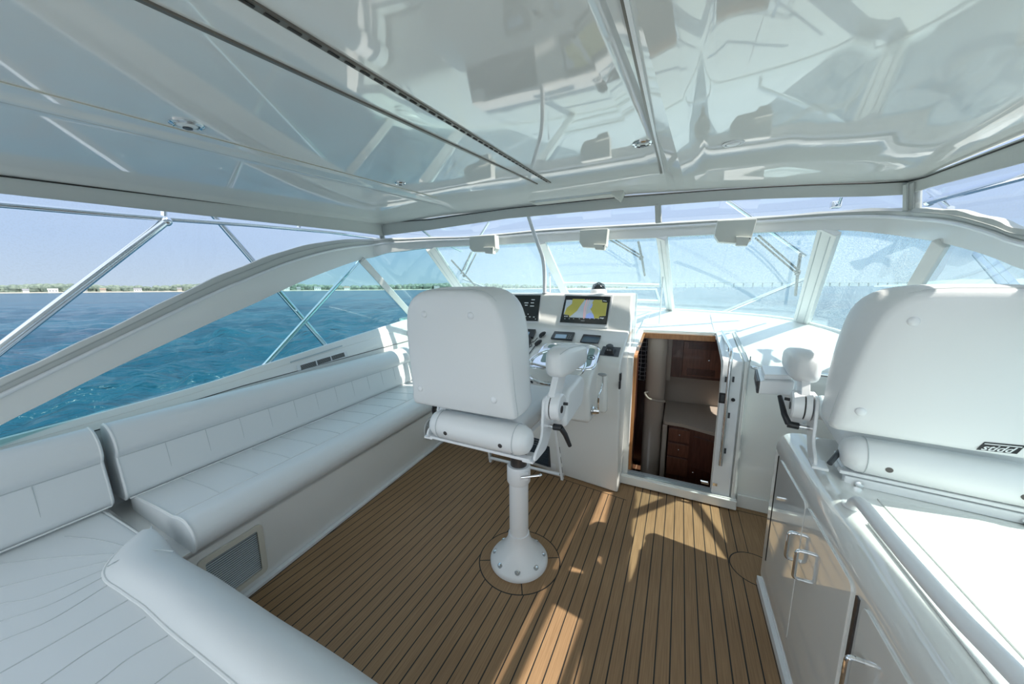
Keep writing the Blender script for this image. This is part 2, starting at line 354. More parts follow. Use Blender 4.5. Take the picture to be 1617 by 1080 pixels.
# ================================================================== SEA, SHORE
SEA = -1.5
def build_sea():
    az = np.radians(np.concatenate([np.arange(-180, -92, 4), np.arange(-92, 45, .3), np.arange(45, 181, 4)]))
    r = np.exp(np.linspace(math.log(3.6), math.log(9000), 300))
    A, R = np.meshgrid(az, r); X = R * np.sin(A); Y = R * np.cos(A)
    rs = np.random.RandomState(3); Z = np.zeros_like(X)
    fade = np.clip(1.0 - (R - 60) / 500, .0, 1)
    for k in range(46):
        L = .7 * (1.115 ** (k % 26)) * rs.uniform(.8, 1.25); th = math.radians(35) + rs.normal(0, .5); kk = 2 * math.pi / L
        res = np.clip(1.4 - R * .028 / (L * .35), 0, 1)
        ph = rs.uniform(0, 6.28); c = np.cos(kk * (X * math.cos(th) + Y * math.sin(th)) + ph)
        Z += res * .024 * L ** .75 * (1 - np.abs(c)) * 1.0 * (.5 + rs.rand())
    Z = SEA - .12 + Z * fade
    m, n = X.shape; me = bpy.data.meshes.new('sea')
    me.vertices.add(m * n); me.vertices.foreach_set('co', np.stack([X, Y, Z], -1).ravel().astype(np.float32))
    i = np.arange(m - 1)[:, None] * n + np.arange(n - 1)[None, :]
    q = np.stack([i, i + n, i + n + 1, i + 1], -1).reshape(-1, 4)
    me.loops.add(q.size); me.loops.foreach_set('vertex_index', q.ravel().astype(np.int32))
    me.polygons.add(len(q)); me.polygons.foreach_set('loop_start', np.arange(0, q.size, 4, dtype=np.int32)); me.update(calc_edges=True); me.shade_smooth()
    w = mat('sea_water', (.008, .06, .10), .16, 0, 0, .5); p = w.node_tree.nodes['Principled BSDF']; p.inputs['IOR'].default_value = 1.33; p.inputs['Specular IOR Level'].default_value = .36
    g = nd(w, 'ShaderNodeNewGeometry'); last = None
    for sc_, st, di in ((.30, 1.0, 1.3), (1.6, 1.0, .30), (7, .8, .05)):
        mp = nd(w, 'ShaderNodeMapping'); mp.inputs['Rotation'].default_value = (0, 0, .7); mp.inputs['Scale'].default_value = (1.7 * sc_, .75 * sc_, sc_)
        lk(w, g.outputs['Position'], mp.inputs[0]); n_ = nd(w, 'ShaderNodeTexNoise'); n_.inputs['Scale'].default_value = 1; n_.inputs['Detail'].default_value = 4
        lk(w, mp.outputs[0], n_.inputs['Vector']); b = nd(w, 'ShaderNodeBump'); b.inputs['Strength'].default_value = st; b.inputs['Distance'].default_value = di
        lk(w, n_.outputs['Fac'], b.inputs['Height'])
        if last: lk(w, last.outputs[0], b.inputs['Normal'])
        last = b
    lk(w, last.outputs[0], p.inputs['Normal'])
    mp = nd(w, 'ShaderNodeMapping'); mp.inputs['Scale'].default_value = (.05, .02, .05); lk(w, g.outputs['Position'], mp.inputs[0]); n_ = nd(w, 'ShaderNodeTexNoise'); n_.inputs['Scale'].default_value = 1
    lk(w, mp.outputs[0], n_.inputs['Vector']); r_ = nd(w, 'ShaderNodeValToRGB'); r_.color_ramp.elements[0].color = (.004, .040, .078, 1); r_.color_ramp.elements[1].color = (.010, .080, .130, 1)
    r_.color_ramp.elements[0].position = .35; r_.color_ramp.elements[1].position = .65
    lk(w, n_.outputs['Fac'], r_.inputs[0]); lk(w, r_.outputs[0], p.inputs['Base Color'])
    me.materials.append(w); o = bpy.data.objects.new('sea', me); COL.objects.link(o); struct(o)
build_sea()
def depthpt(x, y, D): return EYE + (fw + CR * ((x - 808.5) / F_PX) - CU * ((y - 540) / F_PX)) * D
def shore_base(x):
    D = 620 + max(0, x) * .42; p = depthpt(x, 460, D); p.z = SEA; return p, D
# land strips
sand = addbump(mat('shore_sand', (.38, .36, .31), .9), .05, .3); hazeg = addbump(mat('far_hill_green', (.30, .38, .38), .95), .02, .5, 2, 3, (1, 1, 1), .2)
rows = [[], [], [], []]
for x in range(-260, 1000, 12):
    p, D = shore_base(x); d = (p - EYE); d.z = 0; d.normalize()
    rows[0].append(p + V((0, 0, -.3))); rows[1].append(p + d * 6 + V((0, 0, 1.2))); rows[2].append(p + d * 60 + V((0, 0, 3))); rows[3].append(p + d * 300 + V((0, 0, 3)))
m = MB(); m.grid(rows); struct(m.build('shore_land', sand))
WOODS = mat('hazed_shore_trees', (.16, .22, .13), .95); pW = WOODS.node_tree.nodes['Principled BSDF']  # distance haze is mixed into these tree greens
g = nd(WOODS, 'ShaderNodeNewGeometry'); n_ = nd(WOODS, 'ShaderNodeTexNoise'); n_.inputs['Scale'].default_value = .16; n_.inputs['Detail'].default_value = 6; lk(WOODS, g.outputs['Position'], n_.inputs['Vector'])
r_ = nd(WOODS, 'ShaderNodeValToRGB'); r_.color_ramp.elements[0].color = (.085, .12, .10, 1); r_.color_ramp.elements[1].color = (.21, .26, .21, 1); r_.color_ramp.elements[0].position = .35; r_.color_ramp.elements[1].position = .65
lk(WOODS, n_.outputs['Fac'], r_.inputs[0]); lk(WOODS, r_.outputs[0], pW.inputs['Base Color'])
m = MB(); rs = random.Random(5)
for k in range(900):
    x = rs.uniform(-250, 990); p, D = shore_base(x); d = (p - EYE); d.z = 0; d.normalize()
    hh = (12.5 + 2.5 * math.sin(x * .02) + rs.uniform(-2.5, 2.0)) * D / 640 * (1 if x < 420 else max(.72, 1 - (x - 420) / 600))
    if x > 830: hh *= max(.25, 1 - (x - 830) / 220)
    rr = rs.uniform(.38, .6) * hh
    c = p + d * rs.uniform(26, 70) + V((0, 0, SEA * 0 + hh - rr * .75))
    m.ell(c, (rr * rs.uniform(.9, 1.5), rr * rs.uniform(.9, 1.5), rr), 8, 6)
    m.ell(c - V((0, 0, rr * .7)), (rr * 1.2, rr * 1.2, rr), 7, 5)
tag(m.build('shore_woods', WOODS), 'low band of green trees along the far shore to port', 'trees', None, 'stuff')
HW = [mat('house_white', (.72, .72, .70), .8), mat('house_grey', (.38, .39, .40), .8), mat('house_tan', (.55, .48, .40), .8)]
ROOFS = [mat('roof_grey', (.22, .22, .24), .8), mat('roof_brown', (.28, .2, .16), .8), mat('roof_pale', (.5, .5, .5), .8)]
GLZ = mat('house_window', (.06, .08, .1), .3)
hs = [(41, 9, 0, 0, 'white shore house half hidden in trees, farthest to port, far left of the photo'), (84, 15, 0, 2, 'wide white shore house, second from the far left of the photo'),
      (134, 8, 1, 0, 'small grey shore house left of the thick diagonal steel tube'), (163, 9, 2, 1, 'tan shore house seen just right of the thick diagonal steel tube'),
      (218, 13, 0, 0, 'bright white shore house standing alone between the two diagonal tubes'), (284, 8, 2, 0, 'low tan shore house right of the lone bright white house'),
      (327, 8, 0, 1, 'white shore house just above the curved arch beam'), (453, 12, 0, 2, 'white shore house seen through tinted side glass just below the arch'),
      (472, 8, 1, 0, 'narrow grey shore house beside the white one seen under the arch'), (502, 14, 0, 0, 'long white shore house left of the crossed tubes'),
      (548, 12, 0, 1, 'white shore house right of the crossed tubes'), (690, 12, 0, 0, 'pale shore house seen through forward side glass near the corner post')]
for (x, wd, hm, rm, lb) in hs:
    p, D = shore_base(x); d = (p - EYE); d.z = 0; d.normalize(); t = V((-d.y, d.x, 0)); c = p + d * 12; sc = D / 640
    R = Matrix((t, d, V((0, 0, 1)))).transposed(); h = 4.6 * sc; W_ = wd * sc * .8
    hs_ = empty('shore_house', c + V((0, 0, 1.5)), lb, 'house', 'houses along the far shore')
    m = MB(); m.box(c + V((0, 0, 1 + h / 2)), (W_, 8, h), R)
    m.build('wall', HW[hm], hs_)
    m = MB(); z0 = 1 + h; a = [c + t * (-W_ / 2 - .4) - d * 4.6 + V((0, 0, z0)), c + t * (W_ / 2 + .4) - d * 4.6 + V((0, 0, z0)), c + t * (W_ / 2 + .4) + V((0, 0, z0 + 2.8)), c + t * (-W_ / 2 - .4) + V((0, 0, z0 + 2.8))]
    b_ = [c + t * (W_ / 2 + .4) + d * 4.6 + V((0, 0, z0)), c + t * (-W_ / 2 - .4) + d * 4.6 + V((0, 0, z0))]
    m.add(a + b_, [(0, 1, 2, 3), (3, 2, 4, 5), (0, 3, 5), (1, 4, 2)]); m.build('roof', ROOFS[rm], hs_)
    for q in (-.3, 0, .3):
        m = MB(); m.box(c + t * (W_ * q) - d * 4.05 + V((0, 0, 1 + h * .55)), (W_ * .12, .2, h * .3), R); m.build('window', GLZ, hs_)
# far starboard hill and the long bridge
rows = [[], [], []]
for i, (x, y) in enumerate([(1380, 451), (1420, 448.5), (1450, 446), (1480, 443), (1520, 440.5), (1560, 441), (1600, 440), (1680, 438), (1800, 440)]):
    a = depthpt(x, 452.5 - (x - 1400) * .007, 900); a.z = SEA - .5; b_ = depthpt(x, y, 930); c = depthpt(x, y + 1, 1100); rows[0].append(a); rows[1].append(b_); rows[2].append(c)
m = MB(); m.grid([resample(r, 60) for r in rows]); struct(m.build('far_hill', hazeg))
rows = [[], []]
for x in range(850, 1400, 25):
    a = depthpt(x, 455, 2600); a.z = SEA - 1; rows[0].append(a); b_ = V(a); b_.z = 14 + 5 * math.sin(x * .03) + 3 * math.sin(x * .011); rows[1].append(b_)
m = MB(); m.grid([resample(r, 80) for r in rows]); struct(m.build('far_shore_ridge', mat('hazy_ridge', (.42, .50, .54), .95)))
br = empty('distant_bridge', depthpt(1060, 452, 1500), 'long low road bridge on many piers crossing the horizon ahead', 'bridge'); br.location.z = SEA
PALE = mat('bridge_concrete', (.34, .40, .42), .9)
m = MB(); A = depthpt(1030, 446.5, 1500); B = depthpt(1440, 447.0, 1500); d = (B - A).normalized(); A.z = B.z = 17
m.box((A + B) / 2, ((B - A).length, 9, 2.2), Matrix((d, V((-d.y, d.x, 0)), V((0, 0, 1)))).transposed()); m.build('road_deck', PALE, br)
for k in range(27):
    p = A.lerp(B, (k + .5) / 27); m = MB(); m.box((p.x, p.y, (16 + SEA) / 2), (4, 4, 16 - SEA)); m.build('pier', PALE, br)
# ================================================================== HULL
hull = mat('hull_gelcoat', (.80, .81, .80), .25, 0, .5)
def side(Y):                                   # half breadth of the deck about X=-.95
    return 2.25 if Y < 3 else 2.25 * math.sqrt(max(0.0, 1 - ((Y - 3) / 7.0) ** 2)) 
rowsH = []
for Y in [-5.5, -4, -2, 0, 1.5, 3, 4.5, 6, 7.5, 8.6, 9.4, 9.8]:
    s_ = side(Y); zt = .78 + .03 * max(0, Y - 2); rowsH.append([V((-.95 - s_ * .82, Y, SEA - .4)), V((-.95 - s_, Y, zt - .5)), V((-.95 - s_ - .06, Y, zt)), V((-.95 - s_ + .14, Y, zt + .03))])
m = MB(); m.grid(rowsH); mir = [[V((-1.9 - p.x, p.y, p.z)) for p in r] for r in rowsH]; m.grid(mir)
m.box((-.95, -5.5, -.6), (4.2, .12, 2.2)); struct(m.build('hull', hull))
m = MB(); rows = []
for Y in [4.75, 5.5, 6.5, 7.5, 8.6, 9.4, 9.8]:
    s_ = side(Y) - .1; rows.append([V((-.95 + s_ * t, Y, .80 + .03 * (Y - 2) + .12 * (1 - t * t))) for t in (-1, -.6, -.2, .2, .6, 1)])
m.grid(rows); struct(m.build('foredeck', hull))
# unseen aft cockpit deck, added pale to bounce sun onto seats and ceiling
m = MB(); m.box((-.95, -3.3, -.62), (4.3, 4.2, .08)); struct(m.build('aft_bounce_deck', mat('pale_bounce_deck', (.74, .73, .70), .6)))
m = MB(); m.box((-.95, -1.15, -.3), (4.4, .1, .6)); struct(m.build('wall_step', GEL))
# ================================================================== FLOOR
m = MB(); m.add([(portx(0, -1.1), -1.1, 0), (.60, -1.1, 0), (.60, 2.2, 0), (1.2, 2.2, 0), (1.2, 2.86, 0), (portx(0, 2.86), 2.86, 0)], [(0, 1, 2, 3, 4, 5)])
m.v += [p + V((0, 0, -.05)) for p in m.v[:6]]; m.f += [(11, 10, 9, 8, 7, 6)] + [(i, i + 6, (i + 1) % 6 + 6, (i + 1) % 6) for i in range(6)]
struct(m.build('floor', TEAK))
# ================================================================== CEILING
CI = [(-3.02, 2.352), (-2.9, 2.372), (-2.02, 2.415), (-1.96, 2.405), (-1.9, 2.416), (-1.0, 2.422), (-.19, 2.415), (-.13, 2.41), (-.08, 2.375), (-.02, 2.362), (.05, 2.37), (.12, 2.392), (.5, 2.375), (.85, 2.33), (1.15, 2.245)]
CF = [(-3.02, 2.352), (-2.2, 2.375), (-1.35, 2.385), (-.4, 2.372), (.2, 2.332), (.6, 2.295), (1.15, 2.235)]
xs = sorted(set([-3.02 + k * .06 for k in range(70)] + [a for a, b in CI])); xs = [x for x in xs if x <= 1.15]
def ceil_pt(x, Y, zoff=0):
    t = max(0, min(1, (Y - 2.5) / .35)); t = t * t * (3 - 2 * t)
    yf = 2.83 + .10 * math.sin(math.pi * (x + 3.02) / 4.17) * t
    z = lerp(CI, x) * (1 - t) + lerp(CF, x) * t - CT * (2.83 - Y)
    k = (x + .93) / 2.09; xx = x + (portx(.77, 2.83) - portx(.77, Y)) * 0
    # the two sides run parallel to the settee line and its mirror image
    if x < -.93: xx = -.93 + (x + .93) * ((portx(.745, Y) + .93) / (portx(.745, 2.83) + .93))
    else: xx = -.93 + (x + .93) * ((starx(.80, Y) + .93) / (starx(.80, 2.83) + .93))
    return V((xx, Y + (yf - 2.83), z + zoff))
Ys = [-1.7, -1.2, -.6, 0, .4, .8, 1.2, 1.6, 2.0, 2.3, 2.5, 2.58, 2.66, 2.72, 2.78, 2.83]  # roof drawn out aft, beyond view, to cut sky light on the lounge
m = MB(); m.slab([[ceil_pt(x, Y) for x in xs] for Y in Ys], (0, 0, .09)); ceilo = m.build('ceiling', GELC); struct(ceilo)
def on_ceil(x, y, off=0):                      # point on the ceiling surface under a pixel
    p = ceilz(x, y, 2.41)
    for _ in range(25):
        zc = ceil_z_at(p.x, p.y); q = onp(x, y, (0, p.y, zc + off), (0, -CT, 1)); p = q
    return p
def ceil_z_at(X, Y):
    # invert the side taper
    if X < -.93: x = -.93 + (X + .93) / ((portx(.745, Y) + .93) / (portx(.745, 2.83) + .93))
    else: x = -.93 + (X + .93) / ((starx(.80, Y) + .93) / (starx(.80, 2.83) + .93))
    t = max(0, min(1, (Y - 2.5) / .35)); t = t * t * (3 - 2 * t)
    return lerp(CI, x) * (1 - t) + lerp(CF, x) * t - CT * (2.83 - Y)
def ceil_strip(name, a, b, w_, m_, dz, n=14, extend=0):
    A = on_ceil(*a); B = on_ceil(*b); A = A + (A - B) * extend
    d = (B - A); u = V((d.y, -d.x, 0)).normalized(); rows = []
    for k in range(n + 1):
        p = A.lerp(B, k / n); p.z = ceil_z_at(p.x, p.y) - dz; rows.append([p - u * w_ / 2, p + u * w_ / 2])
    mm = MB(); mm.slab(rows, (0, 0, dz + .004)); o = mm.build(name, m_); struct(o); return rows, u
ceil_strip('trim_1', (228, 0), (848, 290), .012, BRONZE, .006, extend=.5)
ceil_strip('trim_2', (392, 0), (868, 288), .020, BRONZE, .006, extend=.5)
ceil_strip('trim_3', (985, 0), (1044, 273), .010, BRONZE, .006, extend=.5)
ceil_strip('trim_4', (991, 0), (1048, 273), .009, POWDER, .010, extend=.5)
# dark slots in the wide track
A = on_ceil(392, 0); B = on_ceil(868, 288); A = A + (A - B) * .3
m = MB(); d = (B - A); L = d.length; d.normalize(); R = Matrix((d.cross(V((0, 0, 1))).normalized(), d, d.cross(V((0, 0, 1))).normalized().cross(d))).transposed()
for k in range(int(L / .05)): m.box(A + d * (k * .05 + .02) - V((0, 0, .0065)), (.007, .03, .004), R)
struct(m.build('trim_5', DARKGAP))
# cream chine moulding line to port
rows, u = ceil_strip('trim_6', (-60, 112), (690, 312), .006, CREAM, .004, extend=.3)
# ---- valance round the roof edge
def seam_port(x): return port(x, 278 + (352 - 278) * x / 605, .75)
vs = [(605, 352, 2.83), (678, 347, 2.86), (807, 329, 2.91), (986, 311, 2.94), (1122, 301, 2.92), (1200, 296, 2.90), (1283, 292, 2.88), (1375, 289.5, 2.85), (1434, 287, 2.83)]
vb = [(605, 372), (678, 363), (800, 345), (986, 328), (1122, 318), (1200, 314), (1283, 311.5), (1375, 310), (1434, 307)]
VT = [ceil_pt(-3.02, -1.7, -.004)] + [seam_port(x) for x in (0, 300, 560)] + [ony(x, y, Y) for x, y, Y in vs]
VBm = [ceil_pt(-3.02, -1.7, -.09)] + [port(x, 305 + (371 - 305) * x / 605, .75) for x in (0, 300, 560)] + [ony(x, y, Y) for (x, y), (_, _, Y) in zip(vb, vs)]
sT = [star(x, y, .80) for x, y in ((1462, 280), (1617, 222))]; sB = [star(x, y, .80) for x, y in ((1462, 297), (1617, 256))]
e1 = sT[1] + (sT[1] - sT[0]).normalized() * 3; e2 = sB[1] + (sT[1] - sT[0]).normalized() * 3
VT += sT + [e1]; VBm += sB + [e2]
def outw(p):                                   # outward horizontal direction
    d = V((p.x + .93, (p.y - 1.0) * (.9 if p.y > 2.75 else 0), 0)); return d.normalized()
m = MB(); rows = []
A = resample(VT, 60); B = resample(VBm, 60)
A = [VT[0]] + [p for a, b in zip(VT, VT[1:]) for p in (a.lerp(b, .25), a.lerp(b, .5), a.lerp(b, .75), b)]; B = [VBm[0]] + [p for a, b in zip(VBm, VBm[1:]) for p in (a.lerp(b, .25), a.lerp(b, .5), a.lerp(b, .75), b)]
rows = [[a + V((0, 0, .012)), a.lerp(b, .3) - outw(a) * .004, a.lerp(b, .7) + outw(a) * .004, b, b + outw(a) * .012, a.lerp(b, .5) + outw(a) * .03, a + outw(a) * .04 + V((0, 0, .012))] for a, b in zip(A, B)]
m.grid([r + [r[0]] for r in rows]); struct(m.build('trim_7', HEM))
m = MB(); m.tube([a - outw(a) * .004 for a in A], .0035, 6); struct(m.build('trim_8', DARKGAP))
# ================================================================== WINDSHIELD, ARCH
PA = [(0, 600, 672), (75, 565, 634), (150, 530, 596), (225, 494, 560), (300, 457, 525), (350, 434, 502), (400, 414, 480), (440, 399, 461), (480, 388, 443), (520, 380.5, 427), (560, 377.5, 413), (590, 377, 406)]
top = [port(x, a, .85) for x, a, b in PA]; bot = [port(x, b, .85) for x, a, b in PA]
aft = (top[0] - top[1]).normalized(); top = [top[0] + aft * 1.0, top[0] + aft * .5] + top; bot = [bot[0] + aft * 1.0, bot[0] + aft * .5] + bot
FR = [(613, 376, 399, 2.84), (640, 375.5, 396, 2.93), (680, 374.5, 391, 3.03), (740, 373, 388, 3.10), (790, 368.5, 386, 3.14), (855, 362, 382.5, 3.18), (950, 356, 378, 3.21), (1045, 351, 374, 3.22), (1130, 346, 370, 3.20), (1200, 342, 367, 3.17), (1260, 337.5, 364.5, 3.11), (1310, 333.5, 363, 3.05), (1360, 330, 365.5, 2.99), (1405, 328, 370.5, 2.93)]
top += [ony(x, a, Y) for x, a, b, Y in FR]; bot += [ony(x, b, Y) for x, a, b, Y in FR]
SR = [(1440, 329, 375.5), (1475, 330, 381), (1510, 333, 389), (1545, 341, 399), (1580, 351, 411.5), (1617, 363, 426)]
top += [star(x, a, .80) for x, a, b in SR]; bot += [star(x, b, .80) for x, a, b in SR]
aft = V((-.107, -1, -.22))
for k in (.4, .8, 1.3): top.append(star(1617, 363, .80) + aft * k); bot.append(star(1617, 426, .80) + aft * k)
def band(a, b, f0, f1, thick, push=0):
    r = []
    for p, q in zip(a, b):
        o = outw(p); x = p.lerp(q, f0) + o * push; y = p.lerp(q, f1) + o * push
        r.append([x, x.lerp(y, .5) - o * .004, y, y + o * thick, x + o * thick, x])
    return r
def dens(L, n=3):
    S = smooth_path(L, n); return S
T2, B2 = dens(top), dens(bot)
m = MB(); m.grid(band(T2, B2, .30, 1.0, .07)); arch = struct(m.build('wall_arch', FRAME))
m = MB(); m.tube([p.lerp(q, .34) - outw(p) * .008 for p, q in zip(T2, B2)], .011, 10); struct(m.build('trim_9', POWDER))
# ---- upper clear curtains with their zip hems
hemz = mat('zip_tape', (.42, .44, .43), .6)
def curtain(a, b, label, zip_=True):
    e_ = empty('clear_curtain', (a[0] + b[0]) / 2, label, 'curtain', 'clear vinyl curtains round the helm')
    A_ = resample(a, 24); B_ = resample(b, 24)
    mm = MB(); mm.slab([A_, [p.lerp(q, .5) + outw(p) * .004 for p, q in zip(A_, B_)], B_], outw(A_[12]) * .0015); mm.build('clear_panel', CLEAR, e_)
    return e_
iC = len([0, 1]) + len(PA)              # first front index
hemrow = lambda i0, i1: [top[i].lerp(bot[i], .02) for i in range(i0, i1 + 1)]
hb = lambda i0, i1: [top[i].lerp(bot[i], .30) for i in range(i0, i1 + 1)]
def hem(i0, i1, e_):
    a = dens([top[i] for i in range(i0, i1 + 1)]); b = dens([bot[i] for i in range(i0, i1 + 1)])
    wob = [math.sin(k * 1.3) * .003 for k in range(len(a))]
    mm = MB(); r = []
    for k, (p, q) in enumerate(zip(a, b)):
        o = outw(p); s0 = p + V((0, 0, wob[k])); s1 = p.lerp(q, .31); r.append([s0, s0.lerp(s1, .4) - o * .012, s0.lerp(s1, .75) - o * .006, s1, s1 + o * .03, s0 + o * .03, s0])
    mm.grid(r); h = mm.build('zip_hem', HEM, e_)
    mm = MB(); mm.tube([p.lerp(q, .13) - outw(p) * .0135 for p, q in zip(a, b)], .004, 6); mm.build('zipper', hemz, h)
nP = 1 + iC
portTop = [VBm[0]] + [VBm[i] for i in (1, 2, 3, 4)]
c1 = curtain(portTop, [top[i] for i in range(0, nP)], 'large clear vinyl side curtain to port above the curved arch'); hem(0, nP - 1, c1)
i4 = iC + 7; i14 = iC + 13
c2 = curtain([VBm[i] for i in (4, 5, 6, 7)] + [ony(1034, 323, 2.93)], [top[i] for i in range(nP, i4 + 1)], 'clear vinyl front curtain left of the centre strip above the windshield'); hem(nP - 1, i4, c2)
c3 = curtain([ony(1043, 323, 2.93)] + [VBm[i] for i in range(8, 13)], [top[i] for i in range(i4, i14 + 2)], 'clear vinyl front curtain right of the centre strip above the windshield'); hem(i4, i14 + 1, c3)
c4 = curtain([VBm[i] for i in range(12, 16)], [top[i] for i in range(i14 + 1, len(top))], 'clear vinyl side curtain to starboard above the second seat'); hem(i14 + 1, len(top) - 1, c4)
def strip_post(name, a, b, wd, dp, m_, label=None):
    A, B = V(a), V(b); d = (B - A).normalized(); o = outw(A); t = V((-o.y, o.x, 0)); R = Matrix((t, o, d)).transposed()
    mm = MB(); mm.box((A + B) / 2 + o * dp / 2, (wd, dp, (B - A).length), R); return mm
for (tx, ty, bx, by, Y, wd) in ((601, 356, 605, 383, 2.80, .055), (1038, 320, 1039, 352, 2.93, .045), (1439, 289, 1438, 334, 2.78, .075)):
    A = ony(tx, ty, Y); B = ony(bx, by, Y + .04); m = strip_post('curtain_post', A, B, wd, .02, HEM)
    o = m.build('curtain_zip_strip', HEM, None, .004)
    lb = {601: 'grey fabric zip strip at the port front corner of the roof', 1038: 'narrow fabric strip between the two front curtains at centre', 1439: 'grey fabric zip strip at the starboard front corner of the roof'}[tx]
    tag(o, lb, 'strip', 'fabric strips joining the curtains')
    for q in (-.012, .012):
        if tx != 1038:
            mm = MB(); oo = outw(A); t = V((-oo.y, oo.x, 0)); mm.cyl(A - oo * .004 + t * q, B - oo * .004 + t * q, .005, 6); mm.build('zipper', hemz, o)
# ---- glass bottom curve
GB = [(-3.30, 3.3, 1.25), (-3.22, 3.8, 1.275), (-3.0, 4.15, 1.30), (-2.5, 4.4, 1.335), (-1.8, 4.52, 1.37), (-1.0, 4.56, 1.385), (-.1, 4.5, 1.375), (.55, 4.32, 1.355), (.90, 4.12, 1.335), (1.08, 3.85, 1.305), (1.19, 3.5, 1.27), (1.27, 3.0, 1.21)]
GBs = smooth_path(GB, 12)
sillp = [port(x, y, .95) for x, y in ((-150, 727), (0, 692), (300, 612), (430, 571), (635, 506))]
GBall = smooth_path([sillp[0] + (sillp[0] - sillp[1]) * .5] + sillp[:-1] + [sillp[-1]], 8)[:-1] + smooth_path([sillp[-1]] + [V(p) for p in GB[1:]], 12)
GBall += smooth_path([V(GB[-1]), V((1.25, 2.4, 1.16)), V((1.23, 1.6, 1.10)), V((1.22, .6, 1.03)), V((1.22, -.4, .98)), V((1.22, -1.1, .96))], 8)[1:]
def on_curve(a, b):                            # where the line through pixels a,b crosses the drawn curve
    best = None
    n_ = (b[1] - a[1], -(b[0] - a[0])); L = math.hypot(*n_)
    for p in GBall:
        if (p - EYE).dot(fw) < .2: continue
        q = proj(p)
        s = abs((q[0] - a[0]) * n_[0] + (q[1] - a[1]) * n_[1]) / L
        if q[1] < a[1]: continue
        if best is None or s < best[0]: best = (s, p)
    return best[1]
def top_at(x):
    best = min(zip(T2, B2), key=lambda pq: abs(proj(pq[1])[0] - x) if (pq[1] - EYE).dot(fw) > .2 else 1e9); return best[1]
muls = {}
for k, (a, b) in dict(m1=((571, 411), (638, 483)), m2=((687, 391), (727, 454)), m3=((846, 381), (887, 460)), m4=((1047, 375), (1055, 480)), m5=((1308, 364), (1266, 504)), m6=((1490, 385), (1438, 464))).items():
    muls[k] = (top_at(a[0]), on_curve(a, b))
W_ = dict(m1=.075, m2=.12, m3=.085, m4=.085, m5=.13, m6=.065)
for i, k in enumerate(muls):
    A, B = muls[k]; d = (B - A); L = d.length; d.normalize(); o = outw(A.lerp(B, .5)); t = d.cross(o).normalized(); o = t.cross(d).normalized()
    R = Matrix((t, o, d)).transposed(); m = MB(); m.box(A.lerp(B, .5), (W_[k], .045 if k != 'm6' else .03, L), R)
    ob = m.build('trim_%d' % (20 + i), FRAME, None, .006); struct(ob)
    if k in ('m2', 'm4', 'm5'):
        for q in ((-.25, .25) if k != 'm4' else (0,)):
            m = MB(); m.box(A.lerp(B, .5) + t * q * W_[k] - o * .0225, (.006, .004, L - .05), R); m.build('frame_groove', SEAM, ob)
def ipt(p, lst): return min(range(len(lst)), key=lambda i: (lst[i] - p).length)
def pane(n, a, b, g):
    ta = ipt(a[0], B2) if a else 0; tb = ipt(b[0], B2) if b else len(B2) - 1
    ba = ipt(a[1], GBall) if a else 0; bb = ipt(b[1], GBall) if b else len(GBall) - 1
    up_ = resample(B2[ta:tb + 1], 20); lo = resample(GBall[ba:bb + 1], 20)
    rows = [[p.lerp(q, f) + outw(p) * .02 for p, q in zip(up_, lo)] for f in (0, .25, .5, .75, 1)]
    m = MB(); m.slab(rows, outw(rows[2][10]) * .006); o = m.build('window_%d' % n, g, None, smooth=60); struct(o); return rows
pane(1, None, muls['m1'], GLASS); pane(2, muls['m1'], muls['m2'], GLASS); pane(3, muls['m2'], muls['m3'], GLASSF); r4 = pane(4, muls['m3'], muls['m4'], GLASSF)
pane(5, muls['m4'], muls['m5'], GLASSF); pane(6, muls['m5'], muls['m6'], GLASSF); pane(7, muls['m6'], None, GLASSS)
# frame round the glass bottom
m = MB(); m.tube(GBs, .02, 8); struct(m.build('trim_30', FRAME))
# opening sash of the centre window
c0, cx_, cy_ = r4[2][10], r4[2][17] - r4[2][3], r4[4][10] - r4[0][10]; pn = cx_.cross(cy_).normalized()
def onw(x, y, off=0): return onp(x, y, c0 - pn * off * (1 if pn.dot(fw) > 0 else -1), pn)
m = MB()
for a, b, r in (((878, 447), (1041, 450.5), .018), ((1036, 457), (1041, 474), .012), ((890, 457), (1036, 457), .008), ((900, 471), (1043, 476), .02), ((1043, 376), (1045, 455), .010), ((855, 381), (1040, 374), .010)):
    m.tube([onw(*a), onw(*b)], r, 8)
struct(m.build('trim_31', FRAME))
# ---- wall frames between arch and coaming to port: sill with its coaming
rows = []
for p in GBall:
    if p.x < -2.6 and p.y < 4.0:
        o = outw(V((p.x, 0, 0))); Y = p.y; t_ = min(1, max(0, (Y - .2) / 3)); zc = lerp([(-1.2, .78), (.5, .865), (1.3, .912), (3.0, .955), (4, .98)], Y)
        w2 = V((portx(.87, Y), Y, zc)); w1 = p + V((.015, 0, -.004))
        rows.append([p - V((.06, 0, .03)), p, w1, w1.lerp(w2, .35) + V((.004, 0, 0)), w1.lerp(w2, .38), w2 + V((0, 0, .012)), w2, V((portx(.86, Y), Y, 0))])
m = MB(); m.grid(rows); wp = struct(m.build('wall_port', GEL, None, 0, smooth=20))
# dark seam on the coaming
m = MB(); m.tube([r[6] + V((.004, 0, .014)) for r in rows], .003, 6); struct(m.build('trim_10', DARKGAP))
# starboard coaming
rows = []
for p in GBall:
    if p.x > 1.0 and p.y < 3.55:
        rows.append([p + V((.08, 0, -.02)), p, p + V((-.02, 0, -.01)), V((p.x - .025, p.y, .93)), V((p.x - .03, p.y, .90)), V((p.x - .03, p.y, 0))])
m = MB(); m.grid(rows); struct(m.build('wall_starboard', GEL))

